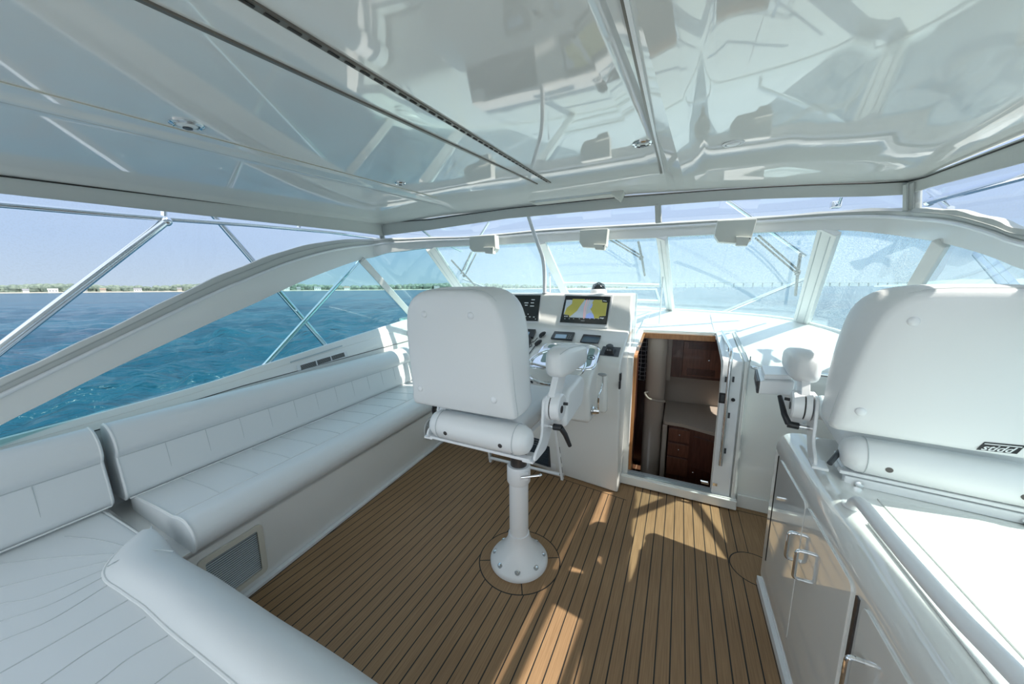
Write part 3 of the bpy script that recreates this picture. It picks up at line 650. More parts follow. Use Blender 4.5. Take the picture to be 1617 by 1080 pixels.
# ================================================================== BULKHEAD, DASH, COMPANIONWAY
def gbx(X):
    P_ = [V(p) for p in GBs if True]
    best = min(P_, key=lambda p: abs(p.x - X) + (0 if p.y > 3.0 else 9)); return best
def dashcol(X):
    g_ = gbx(X); yg, zg = g_.y, g_.z; Y0 = 3.30 if X < -2.15 else (3.375 if -1.82 < X < -.345 else 2.85); D_ = Y0 - 2.85
    pr = [(2.85, 0), (2.85, .3), (2.85, .7), (2.85, .98), (2.855, 1.03), (2.875, 1.07), (2.92, 1.098), (2.99, 1.118), (3.10, 1.14)]
    zz = lambda Y: 1.14 + (zg - 1.14) * (Y - 3.10) / max(yg - 3.10, .05)
    pr = [(y + D_, z + (.05 if D_ else 0) * (z > .9)) for y, z in pr]; b0 = 3.10 + D_; z0_ = pr[-1][1]
    pr += [(b0 + (yg - b0) * t, z0_ + (zg - z0_) * t + (.02 * math.sin(math.pi * t))) for t in (.2, .4, .6, .8, 1.0)]
    return [V((X, y, z)) for y, z in pr]
DOOR0, DOOR1, DOORTOP = -.305, .302, 3.5
m = MB(); m.grid([dashcol(x) for x in [-3.3, -3.1, -2.9, -2.7, -2.5, -2.3, -2.1501, -2.1499, -1.9, -1.8201, -1.8199, -1.6, -1.3, -1.0, -.7, -.5, -.3451, -.3449, DOOR0]]); wf = m.build('wall_front', GEL); struct(wf)
m = MB(); m.grid([dashcol(x) for x in np.linspace(DOOR1, 1.20, 16)]); struct(m.build('wall_front_starboard', GEL))
rows = []
for x in np.linspace(DOOR0, DOOR1, 8):
    g_ = gbx(x); zd = 1.14 + (g_.z - 1.14) * (DOORTOP - 3.1) / (g_.y - 3.1) + .015; rows.append([V((x, DOORTOP, zd - .05)), V((x, DOORTOP, zd))] + [V((x, DOORTOP + (g_.y - DOORTOP) * t, zd + (g_.z - zd) * t)) for t in (.25, .5, .75, 1)])
m = MB(); m.grid(rows); struct(m.build('trim_40', GEL))
m = MB(); m.box((.78, 2.838, .05), (.60, .02, .10)); struct(m.build('baseboard_front', GEL, None, .004))
door = empty('door_1', (0, 2.85, 0)); struct(door)
m = MB()
prof = [(2.815, .10), (2.815, 1.085), (2.84, 1.118), (3.52, 1.238)]
def strip(x0, x1, pts, th):
    mm = MB(); mm.slab([[V((x0, y, z)), V((x1, y, z))] for y, z in pts], (0, th * .9, -th * .3)); return mm
strip(DOOR0 - .05, DOOR0 - .004, [(2.82, .0)] + prof, .05).build('frame_side', GEL, door, .004)
strip(DOOR0 - .004, DOOR0 + .018, [(2.845, .1), (2.845, 1.075), (2.87, 1.10), (3.49, 1.205)], .03).build('wood_trim', TEAKTRIM, door)
m = MB(); m.box((0, 3.50, 1.185), (.61, .03, .05)); m.build('wood_trim', TEAKTRIM, door)
m = MB(); m.box((0, 3.53, 1.228), (.70, .05, .022)); m.build('frame_top', FRAME, door, .003)
m = MB(); m.box((.05, 2.80, .045), (.84, .09, .07)); m.box((.05, 2.775, .075), (.84, .012, .03)); m.build('sill', GEL, door, .005)
m = MB(); m.box((.0, 2.83, .092), (.62, .035, .014)); m.box((.0, 2.80, .086), (.62, .006, .008)); m.build('sliding_track', VENTBLUE, door)
sp = strip(DOOR1 + .004, .425, [(2.80, .03)] + prof[1:] if False else [(2.80, .03), (2.80, 1.08), (2.826, 1.12), (3.5, 1.245)], .022).build('sliding_panel', POWDER, door, .003)
R1 = [V((.435, 2.79, .0)), V((.435, 2.79, 1.08)), V((.435, 2.815, 1.125)), V((.43, 3.52, 1.25))]
m = MB(); m.slab([[p, p + V((.022, 0, 0))] for p in R1], (0, .035, -.01)); m.build('frame_side', GEL, door, .004)
m = MB(); m.tube(smooth_path([p + V((.024, -.003, .003)) for p in R1], 3), .004, 6); m.build('seal', SEAM, door)
a = onx(1138.5, 521.5, .362); b_ = ony(1155.5, 553, 2.765); c_ = ony(1137.5, 735, 2.765)
m = MB(); m.tube(fillet([a, b_, c_], .09, 6, False), .0125, 12); gr = m.build('grab_rail', CHROME, door)
m = MB()
for p, q in ((a.lerp(b_, .1), V((0, .0, -.045))), (a.lerp(b_, .45), V((0, .0, -.045))), (a.lerp(b_, .85), V((0, 0.01, -.04))), (c_ + V((0, 0, .02)), V((0, .035, 0)))): m.cyl(p, p + q, .008, 8)
m.build('rail_post', CHROME, gr)
m = MB(); p = ony(1140, 628.5, 2.797); m.box(p, (.038, .012, .078)); m.build('latch', BLACK, door, .004)
m = MB(); m.box(p - V((-.004, .007, 0)), (.020, .004, .05)); m.build('latch_recess', DGREY, door)
m = MB(); p = ony(1157.5, 631, 2.797); m.cyl(p, p - V((0, .01, 0)), .0125, 14); m.build('lock', BLACK, door)
for x, y in ((1146, 599), (1158, 599), (1151, 656), (1145, 712)):
    m = MB(); m.box(ony(x, y, 2.797), (.012, .006, .04)); m.build('clip', DGREY, door)
m = MB(); p = ony(1113, 762, 2.80); m.box(p, (.05, .02, .015)); m.cyl(p + V((-.03, 0, .01)), p + V((.02, 0, .01)), .006, 8); m.build('bolt_latch', CHROME, door)
m = MB(); p = ony(1129, 765, 2.795); m.box(p, (.028, .004, .022)); m.build('catch_plate', CHROME, door)
# ---- cabin below
m = MB()
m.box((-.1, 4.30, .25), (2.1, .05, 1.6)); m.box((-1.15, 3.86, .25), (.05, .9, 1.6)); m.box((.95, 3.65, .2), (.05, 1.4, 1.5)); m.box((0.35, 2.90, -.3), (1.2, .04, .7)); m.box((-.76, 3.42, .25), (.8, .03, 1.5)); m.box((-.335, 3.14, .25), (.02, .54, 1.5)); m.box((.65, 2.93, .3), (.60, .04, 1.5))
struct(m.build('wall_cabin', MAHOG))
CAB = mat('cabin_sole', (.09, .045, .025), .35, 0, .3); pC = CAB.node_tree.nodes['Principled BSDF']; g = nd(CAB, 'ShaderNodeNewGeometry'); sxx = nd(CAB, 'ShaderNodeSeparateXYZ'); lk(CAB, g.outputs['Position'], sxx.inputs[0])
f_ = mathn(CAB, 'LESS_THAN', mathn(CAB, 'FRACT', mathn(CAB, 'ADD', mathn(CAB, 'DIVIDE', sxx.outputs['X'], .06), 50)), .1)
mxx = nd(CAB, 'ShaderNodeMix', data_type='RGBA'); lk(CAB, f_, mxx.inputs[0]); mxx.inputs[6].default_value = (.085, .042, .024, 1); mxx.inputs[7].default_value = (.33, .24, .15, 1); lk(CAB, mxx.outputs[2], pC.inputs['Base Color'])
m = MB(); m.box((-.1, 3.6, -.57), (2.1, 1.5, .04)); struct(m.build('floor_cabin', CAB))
m = MB(); a = ony(1020, 600, 3.62); b_ = ony(1051, 600, 3.62); m.prism(fillet([V((a.x, 3.5, -.55)), V((b_.x, 3.5, -.55)), V((b_.x, 3.75, -.55)), V((a.x, 3.75, -.55))], .07, 5), (0, 0, 1.755))
tag(m.build('cabin_column', BEIGE), 'rounded beige column inside the dark cabin doorway', 'column')
m = MB(); m.tube(smooth_path([ony(1050, 634, 3.49), ony(1036, 633, 3.44), ony(1024, 629, 3.42), ony(1018.5, 621, 3.45), ony(1024, 619, 3.50)], 6), .011, 8)
tag(m.build('cabin_handhold', BEIGE), 'beige curved handhold fixed to the column inside the doorway', 'handle')
uc = empty('wall_cupboard', ony(1095, 570, 3.82), 'dark mahogany cupboard with louvred door high inside the cabin', 'cupboard')
A = ony(1062, 532, 3.82); B = ony(1139, 612, 3.82)
m = MB(); m.box(((A.x + .62) / 2, 3.98, (1.12 + .72) / 2), (.62 - A.x, .26, .42)); m.build('body', MAHOG, uc, .004)
m = MB(); p = ony(1104, 572, 3.84); m.box((p.x + .02, 3.84, .92), (.34, .02, .36)); dr = m.build('door', MAHOGL, uc, .003)
for z in [.76 + .014 * k for k in range(5)] + [1.03 + .014 * k for k in range(5)]: m = MB(); m.box((p.x + .02, 3.825, z), (.25, .012, .006)); m.build('louvre', MAHOG, dr)
m = MB(); m.ell(ony(1119.5, 569.5, 3.815), (.009, .009, .009), 10, 8); m.build('knob', CHROME, dr)
m = MB(); m.box(((A.x - .03), 3.92, .9), (.07, .2, .46)); tag(m.build('cupboard_end_panel', BEIGE, None, .004), 'pale beige upright panel between the column and the wall cupboard', 'panel')
lc = empty('galley_counter', ony(1090, 660, 3.45), 'low cabin galley unit with beige worktop and mahogany drawers', 'counter')
cz = .335; a = onz(1046, 657, cz)
ctop = [V((-.075, 3.42, cz)), V((.10, 3.42, cz)), V((.42, 3.30, cz)), V((.60, 3.30, cz)), V((.60, 4.1, cz)), V((-.075, 4.1, cz))]
m = MB(); m.prism(fillet(ctop, .04, 4), (0, 0, .03)); m.build('worktop', BEIGE, lc)
m = MB(); m.box((.25, 4.12, .53), (.75, .03, .36)); m.build('splashback', BEIGE, lc)
m = MB(); m.prism([V((-.02, 3.45, -.55)), V((.10, 3.45, -.55)), V((.42, 3.33, -.55)), V((.58, 3.33, -.55)), V((.58, 4.1, -.55)), V((-.02, 4.1, -.55))], (0, 0, cz + .55)); m.build('body', MAHOG, lc)
m = MB(); m.box((-.055, 3.45, -.11), (.045, .06, .88)); m.build('corner_post', BEIGE, lc, .012)
for z in (.24, .09, -.08):
    m = MB(); m.box((.075, 3.437, z), (.19, .02, .125 if z > -.05 else .18)); d_ = m.build('drawer', MAHOGL, lc, .003)
    if z > -.05: m = MB(); m.ell((.075, 3.42, z + .01), (.008, .008, .008), 10, 8); m.build('knob', CHROME, d_)
m = MB(); m.box((.28, 3.37, .12), (.18, .02, .3), Matrix.Rotation(-.36, 3, 'Z')); d_ = m.build('cupboard_door', MAHOG, lc, .003)
m = MB(); m.ell((.21, 3.38, -.08), (.008, .008, .008), 10, 8); m.build('knob', CHROME, d_)
CUR = mat('trellis_fabric', (.04, .04, .05), .9); pC = CUR.node_tree.nodes['Principled BSDF']; tcn = nd(CUR, 'ShaderNodeTexCoord'); vo = nd(CUR, 'ShaderNodeTexVoronoi', feature='DISTANCE_TO_EDGE'); vo.inputs['Scale'].default_value = 22; vo.inputs['Randomness'].default_value = .15
lk(CUR, tcn.outputs['Object'], vo.inputs['Vector']); mxx = nd(CUR, 'ShaderNodeMix', data_type='RGBA'); lk(CUR, mathn(CUR, 'LESS_THAN', vo.outputs['Distance'], .07), mxx.inputs[0]); mxx.inputs[6].default_value = (.035, .035, .045, 1); mxx.inputs[7].default_value = (.5, .5, .52, 1); lk(CUR, mxx.outputs[2], pC.inputs['Base Color'])
m = MB(); m.grid([[V((-.52 + .02 * k, 3.78 + .012 * math.sin(k * 1.7), z)) for k in range(14)] for z in (.65, .8, .95, 1.12)])
ob = m.build('cabin_curtain', CUR); md = ob.modifiers.new('s', 'SOLIDIFY'); md.thickness = .006; tag(ob, 'dark curtain with pale trellis pattern inside the doorway', 'curtain')
# ================================================================== HELM CONSOLE
con = empty('helm_console', (-1.05, 2.7, 0), 'white moulded helm console with screens ahead of the pedestal chair', 'console')
X0, X1 = -1.80, -.355
def conprof(X):
    k = .12 * (X1 - X); pr = [(2.61 + k, 0), (2.60 + k, .05), (2.445 + k * .4, 1.06), (2.452 + k * .3, 1.10), (2.485 + k * .2, 1.135), (2.835, 1.292), (2.853, 1.306), (2.932, 1.575), (2.943, 1.592), (2.965, 1.60), (3.28, 1.60), (3.30, 1.59), (3.36, 1.20), (3.36, 0)]
    return [V((X, y, z)) for y, z in pr]
m = MB(); rows = [conprof(x) for x in np.linspace(X0, X1, 12)]
m.grid([r + [r[0]] for r in rows]); n_ = len(rows[0]); m.add(rows[0], [tuple(range(n_))]); m.add(rows[-1], [tuple(range(n_))[::-1]])
bmf = m.build('body', GEL, con, 0, smooth=40)
bb = bmesh.new(); bb.from_mesh(bmf.data); bmesh.ops.remove_doubles(bb, verts=bb.verts, dist=.0005); bmesh.ops.recalc_face_normals(bb, faces=bb.faces); bb.to_mesh(bmf.data); bb.free(); bmf.data.set_sharp_from_angle(angle=math.radians(40))
md = bmf.modifiers.new('bevel', 'BEVEL'); md.width = .018; md.segments = 4; md.limit_method = 'ANGLE'; md.angle_limit = math.radians(60); md.harden_normals = True
# pod with the wheel and engine controls
pp = [(2.72, .66), (2.24, .70), (2.19, .95), (2.215, 1.01), (2.27, 1.047), (2.62, 1.20)]
m = MB(); m.prism([V((-.515, y, z)) for y, z in pp], (-.80, 0, 0)); pod = m.build('control_pod', GEL, con, .035, 5)
m = MB(); m.prism([V((-.44, y, z)) for y, z in [(2.66, .70), (2.42, .72), (2.42, .95), (2.47, 1.06), (2.60, 1.12)]], (-.10, 0, 0)); m.build('pod_fairing', GEL, con, .03, 4)
FN = V((0, -1, .3)).normalized(); FQ = V((0, 2.85, 1.30))
def face(x, y, off=0): return onp(x, y, FQ + FN * off, FN)
SL = math.radians(24); DN = V((0, -math.sin(SL), math.cos(SL))); DQ = V((0, 2.85, 1.30))
def desk(x, y, off=0): return onp(x, y, DQ + DN * off, DN)
def plate(pts, vec, mm=None): mm = mm or MB(); mm.prism(pts, vec); return mm
def c3_(x, y): return 780 + x * .1237, 455 + y * .1237
def screen(label, fr, bk, extra):
    cpt = face(*bk[0]).lerp(face(*bk[2]), .5); e_ = empty('chart_display', cpt, label, 'screen', 'multifunction displays on the helm console')
    plate([face(x, y, .0) for x, y in fr], FN * .006).build('surround', POWDER, e_, .002)
    plate([face(x, y, .006) for x, y in bk], FN * .010).build('bezel', SCREEN, e_, .002)
    for pts, m_, k in extra:
        mm = MB(); mm.prism([face(x, y, .0162 + k * .0004) for x, y in pts], FN * .0003); mm.build('screen_image', m_, e_)
    return e_
cc = lambda *a: [c3_(x, y) for x, y in a]
ex = [(cc((925, 150), (1380, 150), (1385, 182), (1450, 187), (1425, 355), (1345, 360), (1338, 388), (960, 372), (958, 345), (890, 335)), MAPW, 0),
      (cc((1005, 137), (1165, 141), (1095, 235), (1060, 290), (1010, 330), (962, 370), (958, 345), (893, 332), (908, 300), (930, 250), (995, 200)), MAPY, 1),
      (cc((1280, 147), (1378, 152), (1385, 182), (1448, 187), (1425, 353), (1345, 360), (1338, 386), (1280, 385), (1270, 340), (1250, 300), (1225, 260), (1250, 230), (1258, 180)), MAPY, 1),
      (cc((1180, 335), (1230, 310), (1270, 335), (1280, 385), (1170, 383)), MAPB, 1), (cc((1250, 200), (1262, 200), (1250, 245), (1225, 270), (1222, 240)), MAPB, 2),
      (cc((1186, 142), (1194, 142), (1158, 255), (1148, 385), (1140, 385), (1150, 250)), MAPR, 3), (cc((1216, 142), (1220, 142), (1180, 250), (1160, 385), (1156, 385), (1176, 250)), MAPR, 3)]
for x in (900, 955, 1010, 1085, 1140, 1220, 1275, 1330, 1380): ex.append((cc((x, 386), (x + 12, 386), (x + 11, 393), (x - 1, 393)), GLYPH, 3))
for x in (900, 925): ex.append((cc((x, 352), (x + 16, 353), (x + 14, 366), (x - 2, 365)), GLYPH, 3))
ex.append((cc((1350, 375), (1405, 378), (1403, 388), (1348, 385)), GLYPH, 3)); ex.append((cc((945, 152), (985, 153), (983, 163), (943, 162)), GLYPH, 3)); ex.append((cc((1110, 413), (1158, 415), (1157, 419), (1109, 417)), GLYPH, 3)); ex.append((cc((1395, 155), (1440, 162), (1438, 172), (1393, 165)), GLYPH, 3))
screen('right-hand display showing a yellow and blue chart in white surround', cc((905, 75), (1520, 88), (1452, 510), (822, 468)), cc((918, 98), (1492, 110), (1440, 468), (843, 438)), ex)
ex = []
for x, y, w_ in ((480, 142, 42), (390, 182, 50), (470, 182, 42), (395, 212, 35), (462, 222, 50), (285, 222, 45), (300, 248, 25), (430, 325, 12), (400, 355, 14), (450, 360, 18), (500, 362, 20), (360, 355, 14), (525, 388, 10), (310, 300, 12)):
    ex.append((cc((x, y), (x + w_, y + 1), (x + w_ - 1, y + 12), (x - 1, y + 11)), GLYPH, 1))
screen('left-hand display with mostly black data screen, partly behind the chair back', cc((-20, 68), (612, 72), (572, 452), (-70, 440)), cc((20, 92), (597, 92), (562, 422), (-30, 412)), ex)
A = [V((-1.76, 0, 0)), V((-1.60, 0, 0)), V((-1.60, 0, 0)), V((-1.76, 0, 0))]
def facexz(X, t, off): return FQ + V((0, .3, 1)).normalized() * t + V((X, 0, 0)) + FN * off
e_ = empty('sounder_display', facexz(-1.66, .15, 0), 'small black display at the hidden port end of the console', 'screen')
plate([facexz(x, t, 0) for x, t in ((-1.77, .06), (-1.57, .06), (-1.57, .21), (-1.77, .21))], FN * .012).build('bezel', SCREEN, e_, .002)
plate([facexz(x, t, .0122) for x, t in ((-1.76, .075), (-1.58, .075), (-1.58, .20), (-1.76, .20))], FN * .0004).build('screen_image', DGREY, e_)
# desk instruments
def c2_(x, y): return 800 + x * .12041, 510 + y * .12041
dd = lambda off, *a: [desk(*c2_(x, y), off) for x, y in a]
e_ = empty('autopilot_control', desk(*c2_(740, 180)), 'charcoal autopilot head with small screen and keys, left of blue display', 'instrument')
plate(dd(0, (630, 128), (897, 143), (862, 240), (580, 217)), DN * .018).build('case', DGREY, e_, .004)
plate(dd(.0182, (648, 146), (792, 153), (772, 203), (628, 196)), DN * .0006).build('screen', LCD, e_)
m = MB()
for q in ((820, 158), (845, 160), (810, 178), (838, 181), (800, 200), (828, 203)): m.ell(desk(*c2_(*q), .018), (.005, .005, .003), 8, 5)
m.build('keys', GREYC, e_)
e_ = empty('depth_display', desk(*c2_(1100, 215)), 'flat blue screen between the autopilot head and the joystick', 'instrument')
plate(dd(0, (1008, 160), (1240, 178), (1202, 273), (962, 256)), DN * .012).build('case', BLACK, e_, .003)
plate(dd(.0122, (1018, 172), (1228, 188), (1196, 262), (976, 246)), DN * .0006).build('screen', SCREENB, e_)
e_ = empty('joystick_control', desk(*c2_(1360, 380)), 'black joystick control on square plate at the starboard console edge', 'control')
plate(dd(0, (1265, 308), (1498, 325), (1466, 446), (1217, 420)), DN * .004).build('base_plate', DGREY, e_, .001)
a, b_, c_, d_ = dd(.004, (1300, 345), (1440, 352), (1405, 425), (1275, 412)); ct = (a + b_ + c_ + d_) / 4
m = MB(); tp = [ct + (p - ct) * .72 + DN * .035 for p in (a, b_, c_, d_)]; m.add([a, b_, c_, d_] + tp, [(3, 2, 1, 0), (4, 5, 6, 7), (0, 1, 5, 4), (1, 2, 6, 5), (2, 3, 7, 6), (3, 0, 4, 7)]); m.build('housing', BLACK, e_, .004)
m = MB(); m.lathe([(.018, .0), (.018, .012), (.026, .016), (.026, .024), (.018, .03)], ct + DN * .034, DN, 18); m.build('knob', DGREY, e_)
m = MB()
for q in (-.012, 0, .012): m.box(ct + V((q, -.036, .012)) + DN * .012, (.006, .003, .01))
m.build('buttons', GREYC, e_)
e_ = empty('radio_set', desk(*c2_(280, 150)), 'small black radio with blue screen half behind the chair back', 'radio')
plate(dd(0, (120, 92), (388, 106), (350, 210), (90, 195)), DN * .02).build('case', BLACK, e_, .004)
plate(dd(.0202, (150, 108), (305, 118), (285, 165), (130, 158)), DN * .0006).build('screen', LCD, e_)
e_ = empty('radio_control', desk(*c2_(260, 270)), 'black control box just below the radio, half behind the chair back', 'radio')
plate(dd(0, (120, 212), (328, 222), (300, 320), (90, 320)), DN * .03).build('case', BLACK, e_, .006)
m = MB(); m.cyl(desk(*c2_(240, 250), .03), desk(*c2_(240, 250), .05), .012, 14); m.build('knob', DGREY, e_)
for q, d1, lb in (((470, 145), (.022, .038, .016), 'upper black hand microphone clipped above its twin on the console'), ((415, 255), (.022, .040, .016), 'lower black hand microphone with coiled lead trailing to the left')):
    e_ = empty('hand_microphone', desk(*c2_(*q)), lb, 'microphone', 'hand microphones on the console')
    Rm = Matrix.Rotation(-.5, 3, 'Z') @ Matrix.Rotation(SL, 3, 'X')
    m = MB(); m.ell(desk(*c2_(*q), .018), (d1[0], d1[1], d1[2]), 16, 10, Rm); m.build('body', BLACK, e_)
    m = MB(); m.box(desk(q[0] * .12041 + 800 - 3, q[1] * .12041 + 510 + 4, .008), (.02, .02, .016), Rm); m.build('clip', DGREY, e_, .002)
    if q[1] > 200:
        m = MB(); m.tube(smooth_path([desk(*c2_(*p), .01) for p in ((385, 290), (350, 330), (300, 400), (265, 470), (255, 520))], 5), .0035, 6); m.build('lead', BLACK, e_)
m = MB(); m.tube(smooth_path([desk(*c2_(*p), .012) for p in ((405, 195), (370, 235), (320, 260), (330, 300), (270, 330))], 5), .003, 6); tag(m.build('microphone_lead', BLACK), 'thin black lead curling between microphone and radio control', 'cable')
# gauge cluster under a polished rim
e_ = empty('gauge_cluster', desk(*c2_(800, 440)), 'engine gauge cluster in a polished rim under the steering wheel', 'gauges')
out_ = dd(0, (545, 278), (650, 262), (900, 268), (1120, 300), (1212, 350), (1195, 450), (1140, 580), (1040, 612), (800, 606), (560, 606), (335, 588), (345, 540), (400, 440), (470, 330))
rim = smooth_path(out_, 5, True); m = MB(); m.tube(rim, .0105, 10, True); m.build('polished_rim', CHROME, e_)
m = MB(); m.prism([p + DN * .001 for p in rim], DN * .005); m.build('bezel_plate', CHROME, e_)
for g_ in (dd(.006, (500, 365), (1010, 330), (1000, 540), (440, 510)), dd(.006, (1090, 325), (1165, 345), (1100, 560), (1000, 585)), dd(.006, (560, 285), (900, 285), (880, 320), (530, 325))):
    m = MB(); m.prism(fillet(g_, .02, 4), DN * .002); m.build('gauge_face', GAUGE, e_)
for gx, gy, r_ in ((590, 415, .042), (570, 495, .026), (700, 400, .042), (1105, 450, .028), (820, 420, .04), (940, 420, .04)):
    ct = desk(*c2_(gx, gy), .009); u, w_, n_ = axes(DN); m = MB(); m.tube([ct + (u * math.cos(a) + w_ * math.sin(a)) * r_ for a in np.linspace(0, 2 * math.pi, 24, endpoint=False)], .002, 6, True); gd = m.build('gauge_ring', DGREY, e_)
    m = MB(); m.lathe([(.006, 0), (.006, .004)], ct, DN, 10); m.cyl(ct + DN * .003, ct + DN * .003 + (u * .6 + w_ * .8) * r_ * .8, .0015, 6); m.build('needle', BLACK, gd)
# wheel
e_ = empty('steering_wheel', desk(876, 577, .09), 'polished steel steering wheel largely hidden behind the chair armrest', 'wheel')
ct = desk(877, 577, .085); rW = (desk(833, 577, .085) - ct).length; u, w_, n_ = axes(DN)
m = MB(); m.tube([ct + (u * math.cos(a) + w_ * math.sin(a)) * rW for a in np.linspace(0, 2 * math.pi, 48, endpoint=False)], .011, 10, True); m.build('rim', CHROME, e_)
for a in (0.5, 2.6, 4.7):
    m = MB(); m.tube([ct - DN * .03, ct + (u * math.cos(a) + w_ * math.sin(a)) * rW * .5 - DN * .02, ct + (u * math.cos(a) + w_ * math.sin(a)) * rW], .008, 8); m.build('spoke', CHROME, e_)
m = MB(); m.lathe([(.03, -.10), (.04, -.06), (.045, -.03), (.03, -.012), (.01, -.008)], ct, DN, 20); m.build('hub', CHROME, e_)
# toggles
for x, y, m_, lb in ((833, 604, BLACK, 'leftmost of the small switches on the pod front'), (840.5, 603.5, BLACK, 'black toggle switch left of the red button'), (849, 603.5, RED, 'small red button in the switch row'), (858.5, 605, BLACK, 'black toggle switch right of the red button'), (867, 605.5, BLACK, 'rightmost of the small switches on the pod front')):
    e_ = empty('toggle_switch' if m_ is BLACK else 'push_button', ony(x, y, 2.2), lb, 'switch', 'switches in a row on the pod')
    p = ony(x, y, 2.195); m = MB(); m.cyl(p + V((0, .01, 0)), p - V((0, .006, 0)), .010, 12); m.build('collar', CHROME, e_)
    m = MB(); m.cyl(p - V((0, .005, 0)), p + V((0, -.022, .012)), .0065, 8); m.build('tip', m_, e_)
m = MB(); p = ony(911, 612, 2.188); m.box(p, (.05, .004, .05)); tag(m.build('blank_plate', POWDER, None, .001), 'small square white cover plate on the pod beside the armrest', 'plate')
# throttle
e_ = empty('throttle_lever', (-.48, 2.38, .77), 'polished curved throttle lever with flat knob on the pod side', 'lever')
p = onx(938, 648, -.50); m = MB(); m.lathe([(.035, 0), (.035, .008), (.028, .014), (.022, .04), (.018, .05)], p - V((.012, 0, 0)), (1, 0, 0), 20); m.build('pivot', CHROME, e_)
k = onx(951, 591.5, -.455); m = MB(); m.tube(smooth_path([p + V((.03, 0, 0)), onx(945, 628, -.455), onx(950.5, 610, -.455), k], 5), .006, 8); m.build('arm', CHROME, e_)
m = MB(); m.ell(k, (.032, .014, .012), 14, 8); m.build('knob', GREYC, e_)
e_ = empty('rocker_switch_panel', onx(979, 600, -.35), 'black rocker switches on the console side beside the doorway', 'switch')
for y in (595, 608): m = MB(); m.box(onx(980 - (y - 595) * .1, y, -.352), (.012, .035, .055)); m.build('rocker', BLACK, e_, .003)
# grille and foot rest under the console
e_ = empty('console_vent', (-1.2, 2.66, .1), 'dark louvred vent low on the console behind the chair column', 'vent')
yv = 2.655
def vpt(x, z, k=0): return V((x, 2.61 + .12 * (X1 - x) - .155 * z / 1.0 - k, z))
m = MB(); m.prism([vpt(x, z, .004) for x, z in ((-1.70, .03), (-.90, .03), (-.90, .36), (-1.70, .36))], (0, .02, 0)); m.build('surround', POWDER, e_, .003)
m = MB(); m.prism([vpt(x, z, .010) for x, z in ((-1.52, .05), (-.95, .05), (-.95, .34), (-1.52, .34))], (0, .012, 0)); m.build('frame', DGREY, e_, .002)
VB_ = mat('dark_blue_slat', (.03, .045, .06), .4)
for k in range(11):
    z = .07 + k * .0245; m = MB(); a, b_ = vpt(-1.505, z, .014), vpt(-.965, z, .014); m.prism([a, b_, b_ + V((0, -.012, -.010)), a + V((0, -.012, -.010))], (0, 0, .004)); m.build('slat', VB_, e_)
e_ = empty('foot_rest', (-1.2, 2.5, 0), 'folding white foot rest frame standing against the console base', 'foot rest')
for (a, b_) in ((ony(874, 650, 2.42), ony(888, 757, 2.50)), (ony(764, 650, 2.50), ony(775, 729, 2.58))):
    d = (b_ - a).normalized(); m = MB(); R = Matrix((V((1, 0, 0)), d.cross(V((1, 0, 0))).normalized(), d)).transposed(); m.box((a + b_) / 2, (.022, .03, (b_ - a).length), R); br_ = m.build('bar', POWDER, e_, .004)
    for t in (.55, .7, .85):
        m = MB(); c = a.lerp(b_, t); m.box(c + V((0, -.0, 0)), (.024, .012, .06), R); m.build('slot', DGREY, br_, .004)
    m = MB(); c = a.lerp(b_, .93); m.cyl(c - V((.02, 0, 0)), c + V((.022, 0, 0)), .008, 10); m.build('bolt', CHROME, br_)
m = MB(); m.cyl(ony(775, 723, 2.57), ony(887, 750, 2.50), .014, 12); m.build('cross_tube', POWDER, e_)
m = MB(); m.cyl(ony(766, 660, 2.50), ony(875, 662, 2.42), .014, 12); m.build('cross_tube', POWDER, e_)
# compass
e_ = empty('compass', (-.62, 3.1, 1.6), 'domed compass on a white base on top of the console', 'compass')
b_ = ony(945, 464, 3.08); m = MB(); m.lathe([(.075, -.02), (.075, .012), (.066, .03), (.05, .036)], V((b_.x, b_.y, 1.60)), (0, 0, 1), 26); m.build('base', POWDER, e_)
m = MB(); m.lathe([(.048, .034)] + [(.05 * math.cos(a), .036 + .05 * math.sin(a)) for a in np.linspace(0, 1.5, 8)], V((b_.x, b_.y, 1.60)), (0, 0, 1), 24); m.build('dome', SCREEN, e_)
m = MB(); m.tube([V((b_.x - .06, b_.y, 1.63)), V((b_.x - .045, b_.y, 1.675)), V((b_.x, b_.y, 1.695)), V((b_.x + .045, b_.y, 1.675)), V((b_.x + .06, b_.y, 1.63))], .006, 8); m.build('hood', CHROME, e_)
# grab pole
e_ = empty('grab_pole', ony(860, 462, 2.98), 'bent white grab pole from roof front edge to console top', 'pole')
m = MB(); m.tube(smooth_path([ony(x, y, 2.95) for x, y in ((800, 313), (812, 320), (826, 329), (834, 341), (841, 362), (851, 390), (857, 408), (859.5, 430), (860, 463))], 4), .017, 12); m.build('tube', POWDER, e_)
m = MB(); p = ony(860, 463, 2.95); m.lathe([(.035, 0), (.035, .006), (.02, .012)], V((p.x, 2.98, 1.60)), (0, 0, 1), 18); m.build('foot_flange', POWDER, e_)
m = MB(); p = ony(803, 315, 2.93); m.box(p, (.07, .05, .012)); m.build('top_bracket', POWDER, e_, .003)
